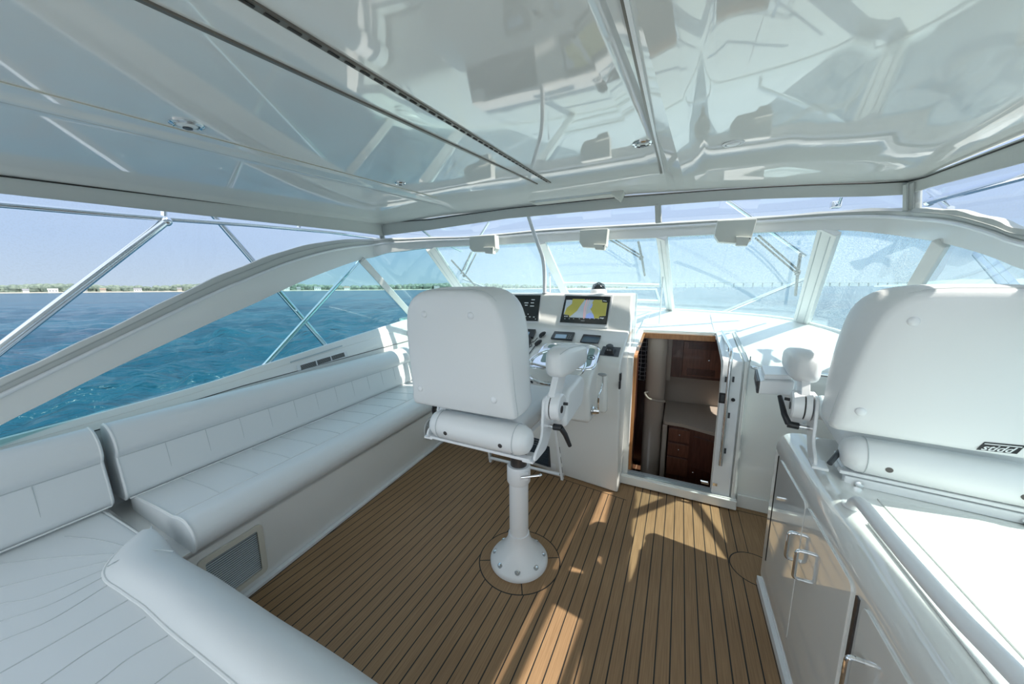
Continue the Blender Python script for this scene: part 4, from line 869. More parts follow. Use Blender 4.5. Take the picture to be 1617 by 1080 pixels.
# thin stays by the opening sash
for a, b_, r_, lb in (((1047, 432), (1041, 511), .007, 'thin white stay rod standing in front of the centre mullion'), ((868, 432), (868.5, 462), .007, 'thin white stay rod beside the grab pole')):
    A = ony(*a, 3.8 if a[0] > 900 else 3.6); B = ony(*b_, 3.75 if a[0] > 900 else 3.5)
    e_ = empty('window_stay', B, lb, 'rod', 'stay rods of the opening sash'); m = MB(); m.cyl(A, B, r_, 8); m.build('rod', POWDER, e_); m = MB(); m.ell(A, (.013, .013, .013), 10, 8); m.build('end_knob', CHROME, e_)
m = MB(); B = ony(1041, 511, 3.75); m.cyl(B, ony(1008, 509, 3.75), .006, 8); tag(m.build('acrylic_rail', ACRYL), 'low clear rail on the dash beside the console', 'rail')
# ================================================================== HEADER FITTINGS
for n_, (poly, nub, Y, lb) in enumerate(((((741, 373), (781, 370.5), (782.5, 392), (779, 398), (746, 397.5), (741, 392)), ((763, 390), (779, 390), (778, 401), (766, 400)), 3.08, 'left wiper motor cover, cream white box on the header near the roof corner'),
                                         (((915.5, 363), (960, 360.5), (957, 389), (953, 392), (920, 390.5), (914.5, 382)), ((937, 385), (956, 386), (954, 395), (940, 394)), 3.16, 'middle wiper motor cover, cream white box over the opening window'),
                                         (((1133, 348), (1196, 345), (1186, 380), (1180, 385), (1135, 382), (1128.5, 372)), ((1162, 373), (1187, 374), (1180, 388), (1163, 387.5)), 3.12, 'right wiper motor cover, largest cream white box right of centre'))):
    e_ = empty('wiper_motor_cover', ony(*poly[0], Y), lb, 'box', 'wiper motor covers on the header')
    plate([ony(x, y, Y - .075) for x, y in poly], (0, .085, 0)).build('housing', BOX, e_, .006)
    plate([ony(x, y, Y - .095) for x, y in nub], (0, .06, 0)).build('spindle_cover', BOX, e_, .004)
    m = MB(); p = ony(nub[1][0] - 3, nub[1][1] + 3, Y - .098); m.cyl(p, p - V((0, .004, 0)), .004, 8); m.build('screw', DARKTUBE, e_)
e_ = empty('overhead_lamp_housing', ony(900, 305, 2.82), 'long cream wedge-shaped lamp housing under the roof front edge', 'lamp')
plate([ony(x, y, 2.80) for x, y in ((812, 311), (966, 291), (990, 291), (978, 316), (966, 307), (842, 321))], (0, .09, 0)).build('housing', BOX, e_, .004)
plate([ony(x, y, 2.797) for x, y in ((850, 314), (962, 299), (966, 305), (844, 320))], (0, .004, 0)).build('lens', LENS, e_)
# wipers outside the glass
def pplane(r):
    c = r[2][10]; a = r[2][17] - r[2][3]; b = r[4][10] - r[0][10]; n_ = a.cross(b).normalized(); n_ = n_ if n_.dot(fw) > 0 else -n_; return c, n_
RP = {}
def pane_rows(a, b):
    ta, tb = ipt(a[0], B2), ipt(b[0], B2); ba, bb_ = ipt(a[1], GBall), ipt(b[1], GBall); u_ = resample(B2[ta:tb + 1], 20); l_ = resample(GBall[ba:bb_ + 1], 20)
    return [[p.lerp(q, f) for p, q in zip(u_, l_)] for f in (0, .25, .5, .75, 1)]
for n_, (pr, arms, bl, lb) in enumerate(((pane_rows(muls['m2'], muls['m3']), (((744, 398), (728, 432)), ((752, 400), (736, 432))), ((713, 411), (733, 433), (754, 455)), 'slim wiper outside the port front window'),
                                         (pane_rows(muls['m3'], muls['m4']), (((962, 378), (1009, 406)), ((972, 379), (1010, 402))), ((1008, 382), (1013, 405), (1018, 435)), 'upright wiper outside the opening centre window'),
                                         (pane_rows(muls['m4'], muls['m5']), (((1193, 376), (1256, 430)), ((1198, 372), (1260, 426))), ((1264, 401), (1260, 428), (1256, 466)), 'largest wiper with double arm, outside the window right of centre'))):
    c, n0 = pplane(pr); pt = lambda q, o: onp(q[0], q[1], c + n0 * o, n0)
    e_ = empty('windshield_wiper', pt(bl[1], .06), lb, 'wiper', 'wipers outside the windshield')
    for a, b_ in arms: m = MB(); m.cyl(pt(a, .09), pt(b_, .10), .008, 8); m.build('arm', RUBBER, e_)
    m = MB(); m.tube([pt(q, .065) for q in bl], .011, 8); m.build('blade', RUBBER, e_)
    m = MB(); q = pt(bl[1], .09); m.cyl(q, q - n0 * .03, .02, 10); m.build('pivot', RUBBER, e_)
# ceiling lights
for x, y, r_, lb, wh in ((295, 196, .050, 'chrome ringed ceiling light nearest the camera, on the port panel', 0), (632, 288.5, .036, 'small chrome ringed ceiling light near the port front corner', 0), (1015, 226, .047, 'chrome ringed ceiling light beside the thin centre seam', 0), (1158, 226, .046, 'white domed ceiling fitting on the starboard panel', 1)):
    p = on_ceil(x, y); n_ = V((0, CT, -1)).normalized(); e_ = empty('ceiling_light', p, lb, 'ceiling light', 'ceiling lights in the hardtop')
    m = MB(); m.lathe([(r_, 0), (r_, .004), (r_ * .82, .009), (r_ * .70, .006), (r_ * .7, 0)], p, n_, 30); m.build('ring', POWDER if wh else CHROME, e_)
    m = MB(); m.lathe([(r_ * .66, 0), (r_ * .6, .007), (r_ * .3, .012), (r_ * .02, .013)], p, n_, 24); m.build('lens', POWDER if wh else LENS, e_)
    if not wh:
        m = MB(); m.lathe([(r_ * .28, .010), (r_ * .28, .016)], p, n_, 16); m.build('centre_cap', DGREY, e_)

# ================================================================== OUTSIDE TUBES
def outer_tube(name, pts, r, label, group=None, joints=()):
    e_ = empty(name, pts[0], label, 'tube', group); m = MB(); m.tube(pts, r, 14); m.build('tube', CHROME, e_)
    for p in joints: m = MB(); m.ell(p, (r * 1.35,) * 3, 12, 8); m.build('weld_joint', CHROME, e_)
    return e_
oo = 1.06
G = 'polished tubes of the tower frame'
rail_p = [port(x, y, oo) for x, y in ((-90, 316), (0, 322), (120, 333), (262, 345), (400, 355), (520, 366), (597, 376))]
e_ = outer_tube('side_rail', [rail_p[0] + (rail_p[0] - rail_p[1]) * 3] + rail_p, .0185, 'long horizontal steel tube outside the port curtain under the roof edge', G)
for x, y0, y1 in ((259, 330, 345), (472, 352, 362)): m = MB(); m.cyl(port(x, y0, oo), port(x, y1, oo), .016, 10); m.build('stanchion', CHROME, e_)
a, b_ = port(262, 349, oo), port(0, 551, oo); outer_tube('tower_leg', [a, b_, b_ + (b_ - a) * .9], .025, 'thick diagonal steel tube running down to the left outside the port curtain', G, [a])
a, b_ = port(342, 345, oo + .25), port(512, 543, oo + .25); outer_tube('tower_leg', [a + (a - b_) * .12, b_, b_ + (b_ - a) * .9], .024, 'diagonal steel tube descending rightwards behind the arch to port', G)
a, b_ = port(566, 412, oo + .1), port(428, 566, oo + .1); outer_tube('tower_leg', [a, b_, b_ + (b_ - a) * .25], .022, 'tube leaning left and crossing the other one under the arch', G)
a, b_ = star(1468, 318, 1.0), star(1617, 277, 1.0); outer_tube('side_rail', [a, b_, b_ + (b_ - a) * 2], .022, 'steel tube outside the starboard curtain, top right of the photo', G, [a])
a, b_ = star(1470, 300, 1.0), star(1500, 330, 1.02); outer_tube('tower_leg', [a, b_], .02, 'short steel stub beside the starboard zip strip', G)
a, b_ = star(1548, 400, 1.15), star(1617, 478, 1.15); outer_tube('tower_leg', [a, b_, b_ + (b_ - a) * .6], .03, 'bright steel tube seen through starboard side glass above the second chair', G)
a, b_ = ony(772, 350, 3.5), ony(757, 374, 3.6); c_ = ony(733, 428, 3.75); outer_tube('forward_strut', [a, b_, c_], .015, 'short steel strut ahead of the left wiper motor cover', G)
a, b_ = ony(1148, 316, 3.6), ony(1192, 347, 3.75); outer_tube('forward_strut', [a, b_, b_ + (b_ - a) * 1.9], .02, 'steel strut passing behind the front curtain and right wiper motor cover', G)
a, b_ = ony(665, 366, 3.6), ony(680, 373, 3.7); outer_tube('forward_strut', [ony(655, 352, 3.5), b_, b_ + (b_ - a) * 3.5], .022, 'steel strut beside the port roof corner', G)
a, b_ = ony(731, 440, 4.9), ony(800, 466, 5.0); outer_tube('bow_rail', [a, b_, ony(860, 488, 5.2), ony(880, 520, 5.2)], .016, 'pale rail outside the port front window sloping down to the right', 'rails on the foredeck')
a, b_ = ony(1142, 493, 4.9), ony(1270, 440, 4.8); outer_tube('bow_rail', [a + V((0, 0, -.25)), a, b_], .022, 'pale rail outside the window right of centre sloping up to the right', 'rails on the foredeck')
e_ = empty('outrigger_clamp', ony(1322, 322, 3.3), 'small steel clamp seen through the front curtain near the starboard corner', 'clamp')
m = MB(); m.box(ony(1320, 323, 3.3), (.06, .04, .05)); m.build('block', CHROME, e_, .008); m = MB(); m.cyl(ony(1325, 322, 3.26), ony(1329, 311, 3.22), .008, 8); m.build('pin', CHROME, e_)
# ================================================================== SETTEES
def S(o, Y, z): return V((portx(o, Y), Y, z))
def loft(profile, Y0, Y1, n=14):
    Ys_ = np.linspace(Y0, Y1, n); m = MB(); rows = [[S(o, Y, z) for o, z in profile] for Y in Ys_]
    m.grid([r + [r[0]] for r in rows]); k = len(profile); m.add(rows[0], [tuple(range(k))]); m.add(rows[-1], [tuple(range(k))[::-1]]); return m
def weld(o, d=.0005, ang=40):
    b = bmesh.new(); b.from_mesh(o.data); bmesh.ops.remove_doubles(b, verts=b.verts, dist=d); bmesh.ops.recalc_face_normals(b, faces=b.faces); b.to_mesh(o.data); b.free(); o.data.shade_smooth(); o.data.set_sharp_from_angle(angle=math.radians(ang)); return o
def p2(pts, r, n=4): return [(p.x, p.y) for p in fillet([V((a, b, 0)) for a, b in pts], r, n)]
seatP = p2([(-.005, .412), (-.045, .435), (-.06, .49), (-.035, .54), (.03, .573), (.10, .568), (.155, .552), (.30, .548), (.70, .512), (.70, .42)], [.01, .03, .03, .04, .04, .04, .02, .0, .02, .01])
backP = p2([(.655, .51), (.628, .545), (.648, .66), (.672, .758), (.640, .80), (.655, .87), (.715, .925), (.79, .935), (.835, .90), (.835, .50)], [.02, .02, .0, .0, .03, .04, .05, .04, .03, .01])
sb = empty('bench_seat', S(.3, 1.7, 0), 'long white upholstered bench along the port side beside the teak deck', 'bench')
m = MB(); m.slab([[S(.0, Y, 0), S(.0, Y, .41)] for Y in (.53, 1.2, 2, 2.83, 3.27)], (-.03, 0, 0)); m.slab([[S(.0, Y, .39), S(.86, Y, .39)] for Y in (.53, 3.27)], (0, 0, .03)); fascia = m.build('base', GEL, sb)
m = MB(); m.slab([[S(-.004, Y, 0.001), S(-.004, Y, .018)] for Y in (.45, 1.2, 2, 2.83)], (.03, 0, 0)); m.build('base_trim', POWDER, sb)
sc_ = weld(loft(seatP, .585, 3.24).build('seat_cushion', VINYL, sb)); md = sc_.modifiers.new('b', 'BEVEL'); md.width = .022; md.segments = 4; md.limit_method = 'ANGLE'; md.angle_limit = math.radians(60); md.harden_normals = True
bc_ = weld(loft(backP, .555, 3.24).build('backrest_cushion', VINYL, sb)); md = bc_.modifiers.new('b', 'BEVEL'); md.width = .022; md.segments = 4; md.limit_method = 'ANGLE'; md.angle_limit = math.radians(60); md.harden_normals = True
def seams(par, Y0, Y1, prof_line, name, step, ys=None, r=.0022):
    for Y in (ys or list(np.arange(Y0, Y1, step))): m = MB(); m.tube(smooth_path([S(o, Y, z) for o, z in prof_line], 3), r, 6); m.build(name, SEAM, par)
def longseam(par, o, z, Y0, Y1, r=.003, mt=None): m = MB(); m.tube([S(o, Y, z) for Y in np.linspace(Y0, Y1, 6)], r, 6); m.build('seam', mt or SEAM, par)
sy = [.79 + .2 * k for k in range(13)]
seams(sc_, 0, 0, [(.16, .5535), (.30, .549), (.50, .531), (.62, .520)], 'seam', 0, sy, .0016); seams(bc_, 0, 0, [(.633, .55), (.648, .66), (.670, .753)], 'seam', 0, [y - .03 for y in sy], .0016)
longseam(sc_, .152, .555, .60, 3.2, .0035, PIPING); longseam(bc_, .671, .757, .57, 3.2, .003)
longseam(sc_, -.03, .432, .60, 3.2, .003, PIPING)
def endpipe(par, prof, Y, sub_): m = MB(); m.tube([S(o, Y, z) for o, z in prof], .0048, 7, True); m.build('piping', PIPING, par)
endpipe(sc_, seatP, .592, 1); endpipe(bc_, backP, .562, 1); longseam(bc_, .632, .522, .57, 3.2, .0045, PIPING)
# vent in the bench base
gv = empty('base_vent', S(0, .75, .2), 'beige framed louvre vent low in the port bench base', 'vent')
q = [port(x, y, -.004) for x, y in ((309, 886), (410, 826), (425, 897), (318, 965))]
Ya, Yb = min(q[0].y, q[3].y), q[1].y; za, zb = q[2].z - .0, q[1].z
Ya = q[0].y; 
def rrect(o, Y0, Y1, z0, z1, r): return fillet([S(o, Y0, z0), S(o, Y1, z0), S(o, Y1, z1), S(o, Y0, z1)], r, 4)
VY0, VY1, VZ0, VZ1 = Ya, (q[1].y + q[2].y) / 2, q[2].z, q[1].z
Fo, Fi = rrect(-.002, VY0, VY1, VZ0, VZ1, .03), rrect(-.002, VY0 + .03, VY1 - .03, VZ0 + .03, VZ1 - .03, .012)
m = MB(); k = len(Fo); off_ = V((.012, 0, 0)); m.add(Fo + Fi + [p + off_ for p in Fo] + [p + off_ for p in Fi], [(i, (i + 1) % k, 2 * k + (i + 1) % k, 2 * k + i) for i in range(k)] + [(2 * k + i, 2 * k + (i + 1) % k, 3 * k + (i + 1) % k, 3 * k + i) for i in range(k)] + [(3 * k + i, 3 * k + (i + 1) % k, k + (i + 1) % k, k + i) for i in range(k)])
m.build('frame', CREAM, gv)
m = MB(); m.prism(Fi, V((.002, 0, 0))); m.build('backing', DARKGAP, gv)
z = VZ0 + .038
while z < VZ1 - .036:
    m = MB(); m.prism([S(-.004, VY0 + .032, z), S(-.004, VY1 - .032, z), S(-.009, VY1 - .032, z - .004), S(-.009, VY0 + .032, z - .004)], (0, 0, .0015)); m.build('slat', VENTBLUE, gv); z += .0125
# speaker at the forward end
sp_ = empty('round_speaker', port(679, 677, 0), 'round white speaker grille low in the port base near the chair', 'speaker')
cS = port(679, 676, -.004); nS = V((1, .107, 0)).normalized(); u, w_, n_ = axes(nS)
m = MB(); m.lathe([(.112, -.002), (.112, .006), (.104, .013), (.094, .010), (.092, 0)], cS, nS, 36); m.build('rim', POWDER, sp_)
m = MB(); m.lathe([(.092, .001), (.05, -.0), (.01, .003)], cS, nS, 30); m.build('cone', GREYC, sp_)
for k in range(6): a = k * math.pi / 3 + .3; m = MB(); m.cyl(cS + nS * .010, cS + nS * .010 + (u * math.cos(a) + w_ * math.sin(a)) * .096, .0045, 6); m.build('spoke', POWDER, sp_)
for r_ in (.035, .05, .065, .08): m = MB(); m.tube([cS + nS * .007 + (u * math.cos(a) + w_ * math.sin(a)) * r_ for a in np.linspace(0, 6.283, 30, endpoint=False)], .002, 6, True); m.build('ring', POWDER, sp_)
m = MB(); m.lathe([(.022, .006), (.02, .016), (.004, .018)], cS, nS, 20); m.build('centre_cap', POWDER, sp_)
# vent in the port coaming
cv = empty('coaming_vent', port(510, 566, .90), 'long narrow louvred vent in the coaming above the port bench', 'vent')
q = [port(x, y, .868) for x, y in ((468, 577), (546, 554), (549, 562.5), (470.5, 588))]
m = MB(); m.prism(q, V((.004, 0, 0))); m.build('plate', POWDER, cv, .002)
def bil(q, u, v): return q[0].lerp(q[1], u).lerp(q[3].lerp(q[2], u), v)
q2 = [p + V((.0045, 0, 0)) for p in q]
for u0, u1 in ((.06, .34), (.365, .635), (.66, .94)):
    m = MB(); m.prism([bil(q2, u0, .14), bil(q2, u1, .14), bil(q2, u1, .86), bil(q2, u0, .86)], V((.001, 0, 0))); op = m.build('opening', DARKGAP, cv)
    for v in np.linspace(.2, .8, 6): m = MB(); m.prism([bil(q2, u0, v) + V((.001, 0, 0)), bil(q2, u1, v) + V((.001, 0, 0)), bil(q2, u1, v + .035) + V((.001, 0, 0)), bil(q2, u0, v + .035) + V((.001, 0, 0))], V((.002, 0, 0))); m.build('slat', GREYC, op)
a, b_ = port(458, 571, .885), port(540, 545, .885); m = MB(); m.prism([a, b_, b_ + V((0, 0, -.012)), a + V((0, 0, -.012))], (.006, 0, 0)); tag(m.build('sliding_window_stop', VENTBLUE, None, .002), 'thin grey metal strip on the coaming just above the long vent', 'strip')
# corner lounge in the foreground
lg = empty('corner_lounge', (-1.6, .1, 0), 'broad white corner lounge seat in the left foreground', 'lounge seat')
m = MB(); m.slab([[S(.03, Y, 0), S(.03, Y, .36)] for Y in (-1.0, .44)], (-.02, 0, 0)); m.box((-1.25, .42, .18), (1.35, .03, .36)); m.slab([[S(0.04, Y, .33), S(.86, Y, .33)] for Y in (-1.0, .52)], (0, 0, .03)); m.box((-1.25, -.28, .345), (1.5, 1.4, .03)); m.build('base', GEL, lg)
fr = [onz(x, y, .505) for x, y in ((176, 813), (200, 829), (226, 847), (245, 851))]
outl = [S(.70, -1.0, .505), S(.70, .47, .505)] + [onz(x, y, .505) for x, y in ((178, 815), (200, 829), (226, 846), (262, 852))] + [V((-1.96, .40, .505)), V((-.40, .40, .505)), V((-.40, -1.0, .505))]
m = MB(); m.prism(outl, (0, 0, -.14)); pad = m.build('seat_cushion', VINYL, lg, .018, 4)
m = MB(); m.tube([p + V((0, 0, -.006)) for p in fillet(outl[1:6], .02, 3, False)], .005, 7); m.build('piping', PIPING, pad)
cx5 = lambda pts, z: [onz(x * .4074, 640 + y * .4074, z) for x, y in pts]
for ln in ([(250, 508), (330, 515), (400, 525), (478, 545)], [(40, 610), (200, 592), (440, 575)], [(0, 705), (200, 655), (415, 605)], [(0, 770), (150, 740), (405, 635)], [(0, 838), (200, 770), (400, 665)], [(0, 915), (200, 830), (420, 695)], [(0, 1038), (200, 925), (495, 755)], [(160, 1080), (350, 950), (565, 820)], [(370, 1080), (500, 980), (650, 893)], [(600, 1080), (680, 1020), (755, 975)]):
    pts = cx5(ln, .5055); d = (pts[0] - pts[1]); 
    if ln[0][1] > 600: pts = [pts[0] + d.normalized() * .25] + pts
    m = MB(); m.tube(smooth_path(pts, 5), .0020, 6); m.build('seam', SEAM, pad)
inner = cx5([(592, 506), (555, 508), (522, 523), (490, 545), (455, 573), (425, 605), (402, 645), (412, 682), (460, 715), (510, 750), (560, 785), (650, 870), (760, 960), (870, 1050), (915, 1088)], .515)
outer = cx5([(596, 506), (630, 520), (660, 545), (682, 568), (700, 588), (722, 600), (745, 612), (790, 637), (840, 665), (900, 705), (960, 745), (1080, 825), (1210, 905), (1340, 990), (1440, 1060)], .465)
inner.append(inner[-1] + (inner[-1] - inner[-2]).normalized() * .45); outer.append(outer[-1] + (outer[-1] - outer[-2]).normalized() * .45)
rows = []
for i, (I, O) in enumerate(zip(smooth_path(inner, 3), smooth_path(outer, 3))):
    L = (O - I).length; h = min(.05, L * .35); r = [I + V((0, 0, -.03)), I]
    for t in (.12, .3, .5, .7, .85, .95): 
        p = I.lerp(O, t); p.z = .515 + h * math.sin(math.pi * min(1, t / .75) ** .8) * (1 if t < .38 else 1) if t < .5 else .515 + h * (1 - ((t - .38) / .62) ** 2) - .05 * ((t - .38) / .62) ** 2.5
        r.append(p)
    dn = (O - I); dn.z = 0; dn = dn.normalized() if L > 1e-4 else V((0, 1, 0))
    r += [O, O + dn * -.006 + V((0, 0, -.045)), O - dn * .03 + V((0, 0, -.085)), I.lerp(O, .5) + V((0, 0, -.13))]
    rows.append(r)
m = MB(); m.grid(rows); bol = m.build('front_bolster', VINYL, lg, smooth=75)
m = MB(); m.tube([p + V((0, 0, .001)) for p in smooth_path(inner, 3)], .006, 8); m.build('piping', PIPING, bol)
m = MB(); m.tube([r[3] + V((0, 0, .001)) if False else r[2] for r in rows[8:24]], .002, 6); 
s2 = cx5([(415, 625), (455, 603), (500, 587), (540, 573), (580, 563), (625, 560), (672, 566)], .553); m = MB(); m.tube(smooth_path(s2, 4), .0025, 6); m.build('seam', SEAM, bol)
bl_ = weld(loft(backP, -1.0, .515).build('backrest_cushion', VINYL, lg)); md = bl_.modifiers.new('b', 'BEVEL'); md.width = .025; md.segments = 4; md.limit_method = 'ANGLE'; md.angle_limit = math.radians(60); md.harden_normals = True
endpipe(bl_, backP, .505, 1); longseam(bl_, .671, .757, -.95, .50, .003); longseam(bl_, .632, .522, -.95, .50, .0045, PIPING)
seams(bl_, 0, 0, [(.633, .55), (.648, .66), (.670, .753)], 'seam', 0, [.285, .06, -.2], .0018)
# ================================================================== CHAIRS
def build_chair(loc, rz, label, zt, sides, pod=False, pedestal=False):
    ch = empty('helm_chair', loc, label, 'chair', None, None, rz)
    L = lambda: local(ch)
    yb = lambda z: -.30 - .10 * (z - 1.09)
    tw = 0 if pod else .026
    oc = [(-.285, 1.088), (.285, 1.095), (.272, 1.22), (.238 + tw, zt - .19), (.205 + tw, zt - .06), (.13 + tw, zt), (-.13 - tw, zt), (-.205 - tw * 1.5, zt - .06), (-.238 - tw * 1.2, zt - .19), (-.272, 1.22)]
    oc = fillet([V((a, yb(b), b)) for a, b in oc], [.028, .028, .06, .08, .08, .08, .08, .08, .08, .06], 4)
    cen = V((0, yb(1.35), 1.35)); vd = V((0, .995, .1))
    rings = []
    for sc, dep in ((.0, -.006), (.6, -.006), (.90, -.003), (.965, .004), (.992, .012), (1.0, .026), (1.01, .07), (1.01, .12), (1.0, .16), (.97, .19), (.90, .20), (.82, .18), (.6, .15), (0, .14)):
        fx = lambda p: 1 + min(1, max(0, (dep - .015) / .08)) * (.02 + (.22 if pod else .10) * max(0, (p.z - 1.15) / (zt - 1.15)))
        rings.append([cen + V(((p - cen).x * fx(p), (p - cen).y, (p - cen).z)) * max(sc, .001) + vd * dep for p in oc])
    m = L(); m.grid([r + [r[0]] for r in rings]); bk = weld(m.build('backrest', VINYL2, ch, smooth=60), .0008, 60)
    sg = L(); sg.tube([cen + (p - cen) * 1.003 + vd * .028 for p in oc], .0022, 6, True); sg.build('seam', SEAM, bk)
    for bx_, bz in ((-.213, 1.18), (.19, 1.182), (-.135, zt - .103), (.108, zt - .102)):
        m = L(); m.ell((bx_, yb(bz) - .005, bz), (.0155, .008, .0155), 16, 8); m.build('button', POWDER, bk)
    m = L(); xs_ = [-.262, -.25, -.22, -.1, 0, .1, .22, .25, .262]; rr_ = [.03, .052, .066, .068, .068, .068, .066, .052, .03]
    rx = .025 if pod else .075
    m.tube([(x + rx, -.255, .998) for x in xs_], rr_, 20); rl = m.build('rear_roll', VINYL2, ch, smooth=60)
    for x in (-.145 + rx, .145 + rx): m = L(); m.lathe([(.010, 0), (.010, .003), (.004, .004)], (x, -.319, .985), (0, -1, -.15), 12); m.build('bolt', DARKTUBE, rl)
    for x in (-.20 + rx, .20 + rx): m = L(); m.tube([(x, -.255 + .0685 * math.cos(a), .998 + .0685 * math.sin(a)) for a in np.linspace(0, 6.283, 24, endpoint=False)], .0015, 6, True); m.build('seam', SEAM, rl)
    m = L(); m.box((.02, .06, 1.008), (.48, .52, .11)); m.build('seat_cushion', VINYL2, ch, .04, 5)
    m = L(); m.tube(smooth_path([(x, .34, .995) for x in (-.22, -.1, .1, .25)], 3), .065, 16); m.build('front_roll', VINYL2, ch, .02)
    m = L(); m.box((.035 if pod else .07, -.262, .922), (.54, .035, .014)); m.box((0.05, .05, .925), (.36, .58, .03)); m.build('seat_frame', POWDER, ch, .004)
    for s_ in (-1, 1):
        m = L(); x = s_ * .33 + (-.01 if (pod and s_ > 0) else (.10 if (not pod and s_ < 0) else .02))
        m.prism(fillet([V((x, -.27, .915)), V((x, -.13, .915)), V((x, -.045, 1.0)), V((x, -.03, 1.17)), V((x, -.17, 1.17)), V((x, -.185, .99)), V((x, -.27, .945))], .03, 4), (.012, 0, 0)); bp_ = m.build('side_bracket', POWDER, ch, .004)
        m = L(); m.box((x - s_ * .02, -.24, .917), (.05, .08, .010)); m.build('foot_plate', POWDER, bp_)
        m = L(); m.cyl((x, -.11, 1.02), (x + s_ * .055, -.11, 1.02), .010, 12); ax_ = m.build('lever_shaft', CHROME, bp_)
        m = L(); m.cyl((x + s_ * .035, -.11, 1.02), (x + s_ * .075, -.11, 1.022), .015, 14); m.tube([(x + s_ * .07, -.11, 1.022), (x + s_ * .088, -.10, .99 if not pod else 1.06), (x + s_ * .105, -.075 if not pod else -.03, .925 if not pod else 1.125)], [.013, .012, .0095], 10); m.build('lever', BLACK, bp_, .002)
    # gas strut
    m = L(); m.cyl((-.27 if pod else .27, -.30, .955), (-.16 if pod else .16, -.10, 1.04), .009, 10); m.build('strut', DGREY, ch)
    for s_ in sides:
        x0 = s_ * .335 + .02
        m = L(); m.lathe([(.064, 0), (.064, .022)], (x0, -.10, 1.115), (s_, 0, 0), 30); hb_ = m.build('pivot_hub', POWDER, ch, .003)
        m = L(); m.lathe([(.0595, .021), (.0595, .030)], (x0, -.10, 1.115), (s_, 0, 0), 30); m.build('hub_groove', DARKGAP, hb_)
        m = L(); m.lathe([(.062, .027), (.062, .062), (.056, .068), (.0, .069)], (x0, -.10, 1.115), (s_, 0, 0), 30); m.build('hub_cap', POWDER, hb_)
        m = L(); m.lathe([(.017, .066), (.017, .071)], (x0, -.112, 1.11), (s_, 0, 0), 16); m.cyl((x0 + s_ * .066, -.085, 1.128), (x0 + s_ * .088, -.083, 1.129), .007, 10); m.build('adjuster', BLACK, hb_)
        ar = L(); xa = x0 + s_ * .010
        ar.prism([(xa, -.145, 1.10), (xa, -.06, 1.10), (xa, .02, 1.20), (xa, .06, 1.27), (xa, -.06, 1.27), (xa, -.13, 1.18)], (s_ * .030, 0, 0)); ap = ar.build('arm_bracket', POWDER, ch, .004)
        m = L(); lx = x0 + s_ * .025; rows = []
        P_ = 1.18; Z_ = -.038 if pod else -.006
        for t, hw, hh, dz in ((-.115, .018, .028, .0), (-.10, .032, .046, 0), (-.07, .043, .056, 0), (0, .048, .060, 0), (.12, .047, .057, -.008), (.24, .045, .052, -.018), (.31, .041, .046, -.026), (.345, .030, .034, -.030), (.355, .014, .018, -.031)):
            ring = []
            for k in range(20):
                a = 2 * math.pi * k / 20; ca, sa = math.cos(a), math.sin(a); pw = .55
                ring.append(V((lx + P_ * hw * math.copysign(abs(ca) ** pw, ca), t, 1.315 + Z_ + dz + P_ * hh * math.copysign(abs(sa) ** pw, sa))))
            rows.append(ring)
        m.grid([r + [r[0]] for r in rows]); m.add(rows[0], [tuple(range(20))]); m.add(rows[-1], [tuple(range(20))[::-1]])
        pd = weld(m.build('armrest', VINYL2, ch, smooth=65), .0005, 65)
        m = L(); m.tube([V((r[3].x + s_ * .001, r[3].y, r[3].z + .001)) for r in rows[1:8]], .0015, 6); m.build('seam', SEAM, pd)
        if s_ > 0 and not pod:                      # padded side flap ahead of the hub
            m = L(); m.prism(fillet([V((.315, -.02, .97)), V((.315, .30, 1.0)), V((.315, .35, 1.12)), V((.315, .29, 1.175)), V((.315, .02, 1.15))], .04, 4), (.10, 0, 0)); m.build('side_bolster', VINYL2, ch, .022, 4)
        if s_ < 0:
            m = L(); m.prism(fillet([V((-.30, .0, .98)), V((-.30, .30, 1.0)), V((-.30, .34, 1.12)), V((-.30, .28, 1.165)), V((-.30, .02, 1.14))], .04, 4), (-.07, 0, 0)); m.build('side_bolster', VINYL2, ch, .022, 4)
    return ch, yb
CH1 = V((-.87, 1.50, 0))
c1_, yb1 = build_chair(CH1, 0, 'white pedestal helm chair on the round deck ring behind the console', 1.642, (1,))
# pedestal column
pc = empty('chair_pedestal', (-.787, 1.652, 0), 'white tapered pedestal column bolted to the teak deck under the chair', 'pedestal')
o_ = V((-.787, 1.652, 0))
m = MB(); m.lathe([(.175, .002), (.176, .018), (.168, .030), (.15, .045), (.12, .075), (.092, .11), (.074, .145), (.066, .17), (.063, .19)], o_, (0, 0, 1), 48); fl_ = m.build('base_flange', POWDER, pc, smooth=60)
for k in range(8):
    a = k * math.pi / 4 + .38; p = o_ + V((math.cos(a) * .146, math.sin(a) * .146, .047)); m = MB(); m.lathe([(.017, -.02), (.017, .002), (.013, .003)], p, (math.cos(a) * .45, math.sin(a) * .45, .9), 14); m.build('bolt_recess', GREYC, fl_)
    m = MB(); m.lathe([(.010, -.01), (.010, .006), (.004, .008)], p, (math.cos(a) * .3, math.sin(a) * .3, .95), 10); m.build('bolt', CHROME, fl_)
m = MB(); m.lathe([(.057, .18), (.057, .56)], o_, (0, 0, 1), 40); m.build('outer_tube', POWDER, pc)
m = MB(); m.lathe([(.062, .520), (.069, .532), (.069, .622), (.064, .630), (.05, .630)], o_, (0, 0, 1), 40); cl = m.build('clamp_collar', POWDER, pc)
m = MB(); m.box(o_ + V((.055, -.045, .59)), (.05, .012, .05), Matrix.Rotation(.6, 3, 'Z')); m.build('clamp_lug', POWDER, cl, .003)
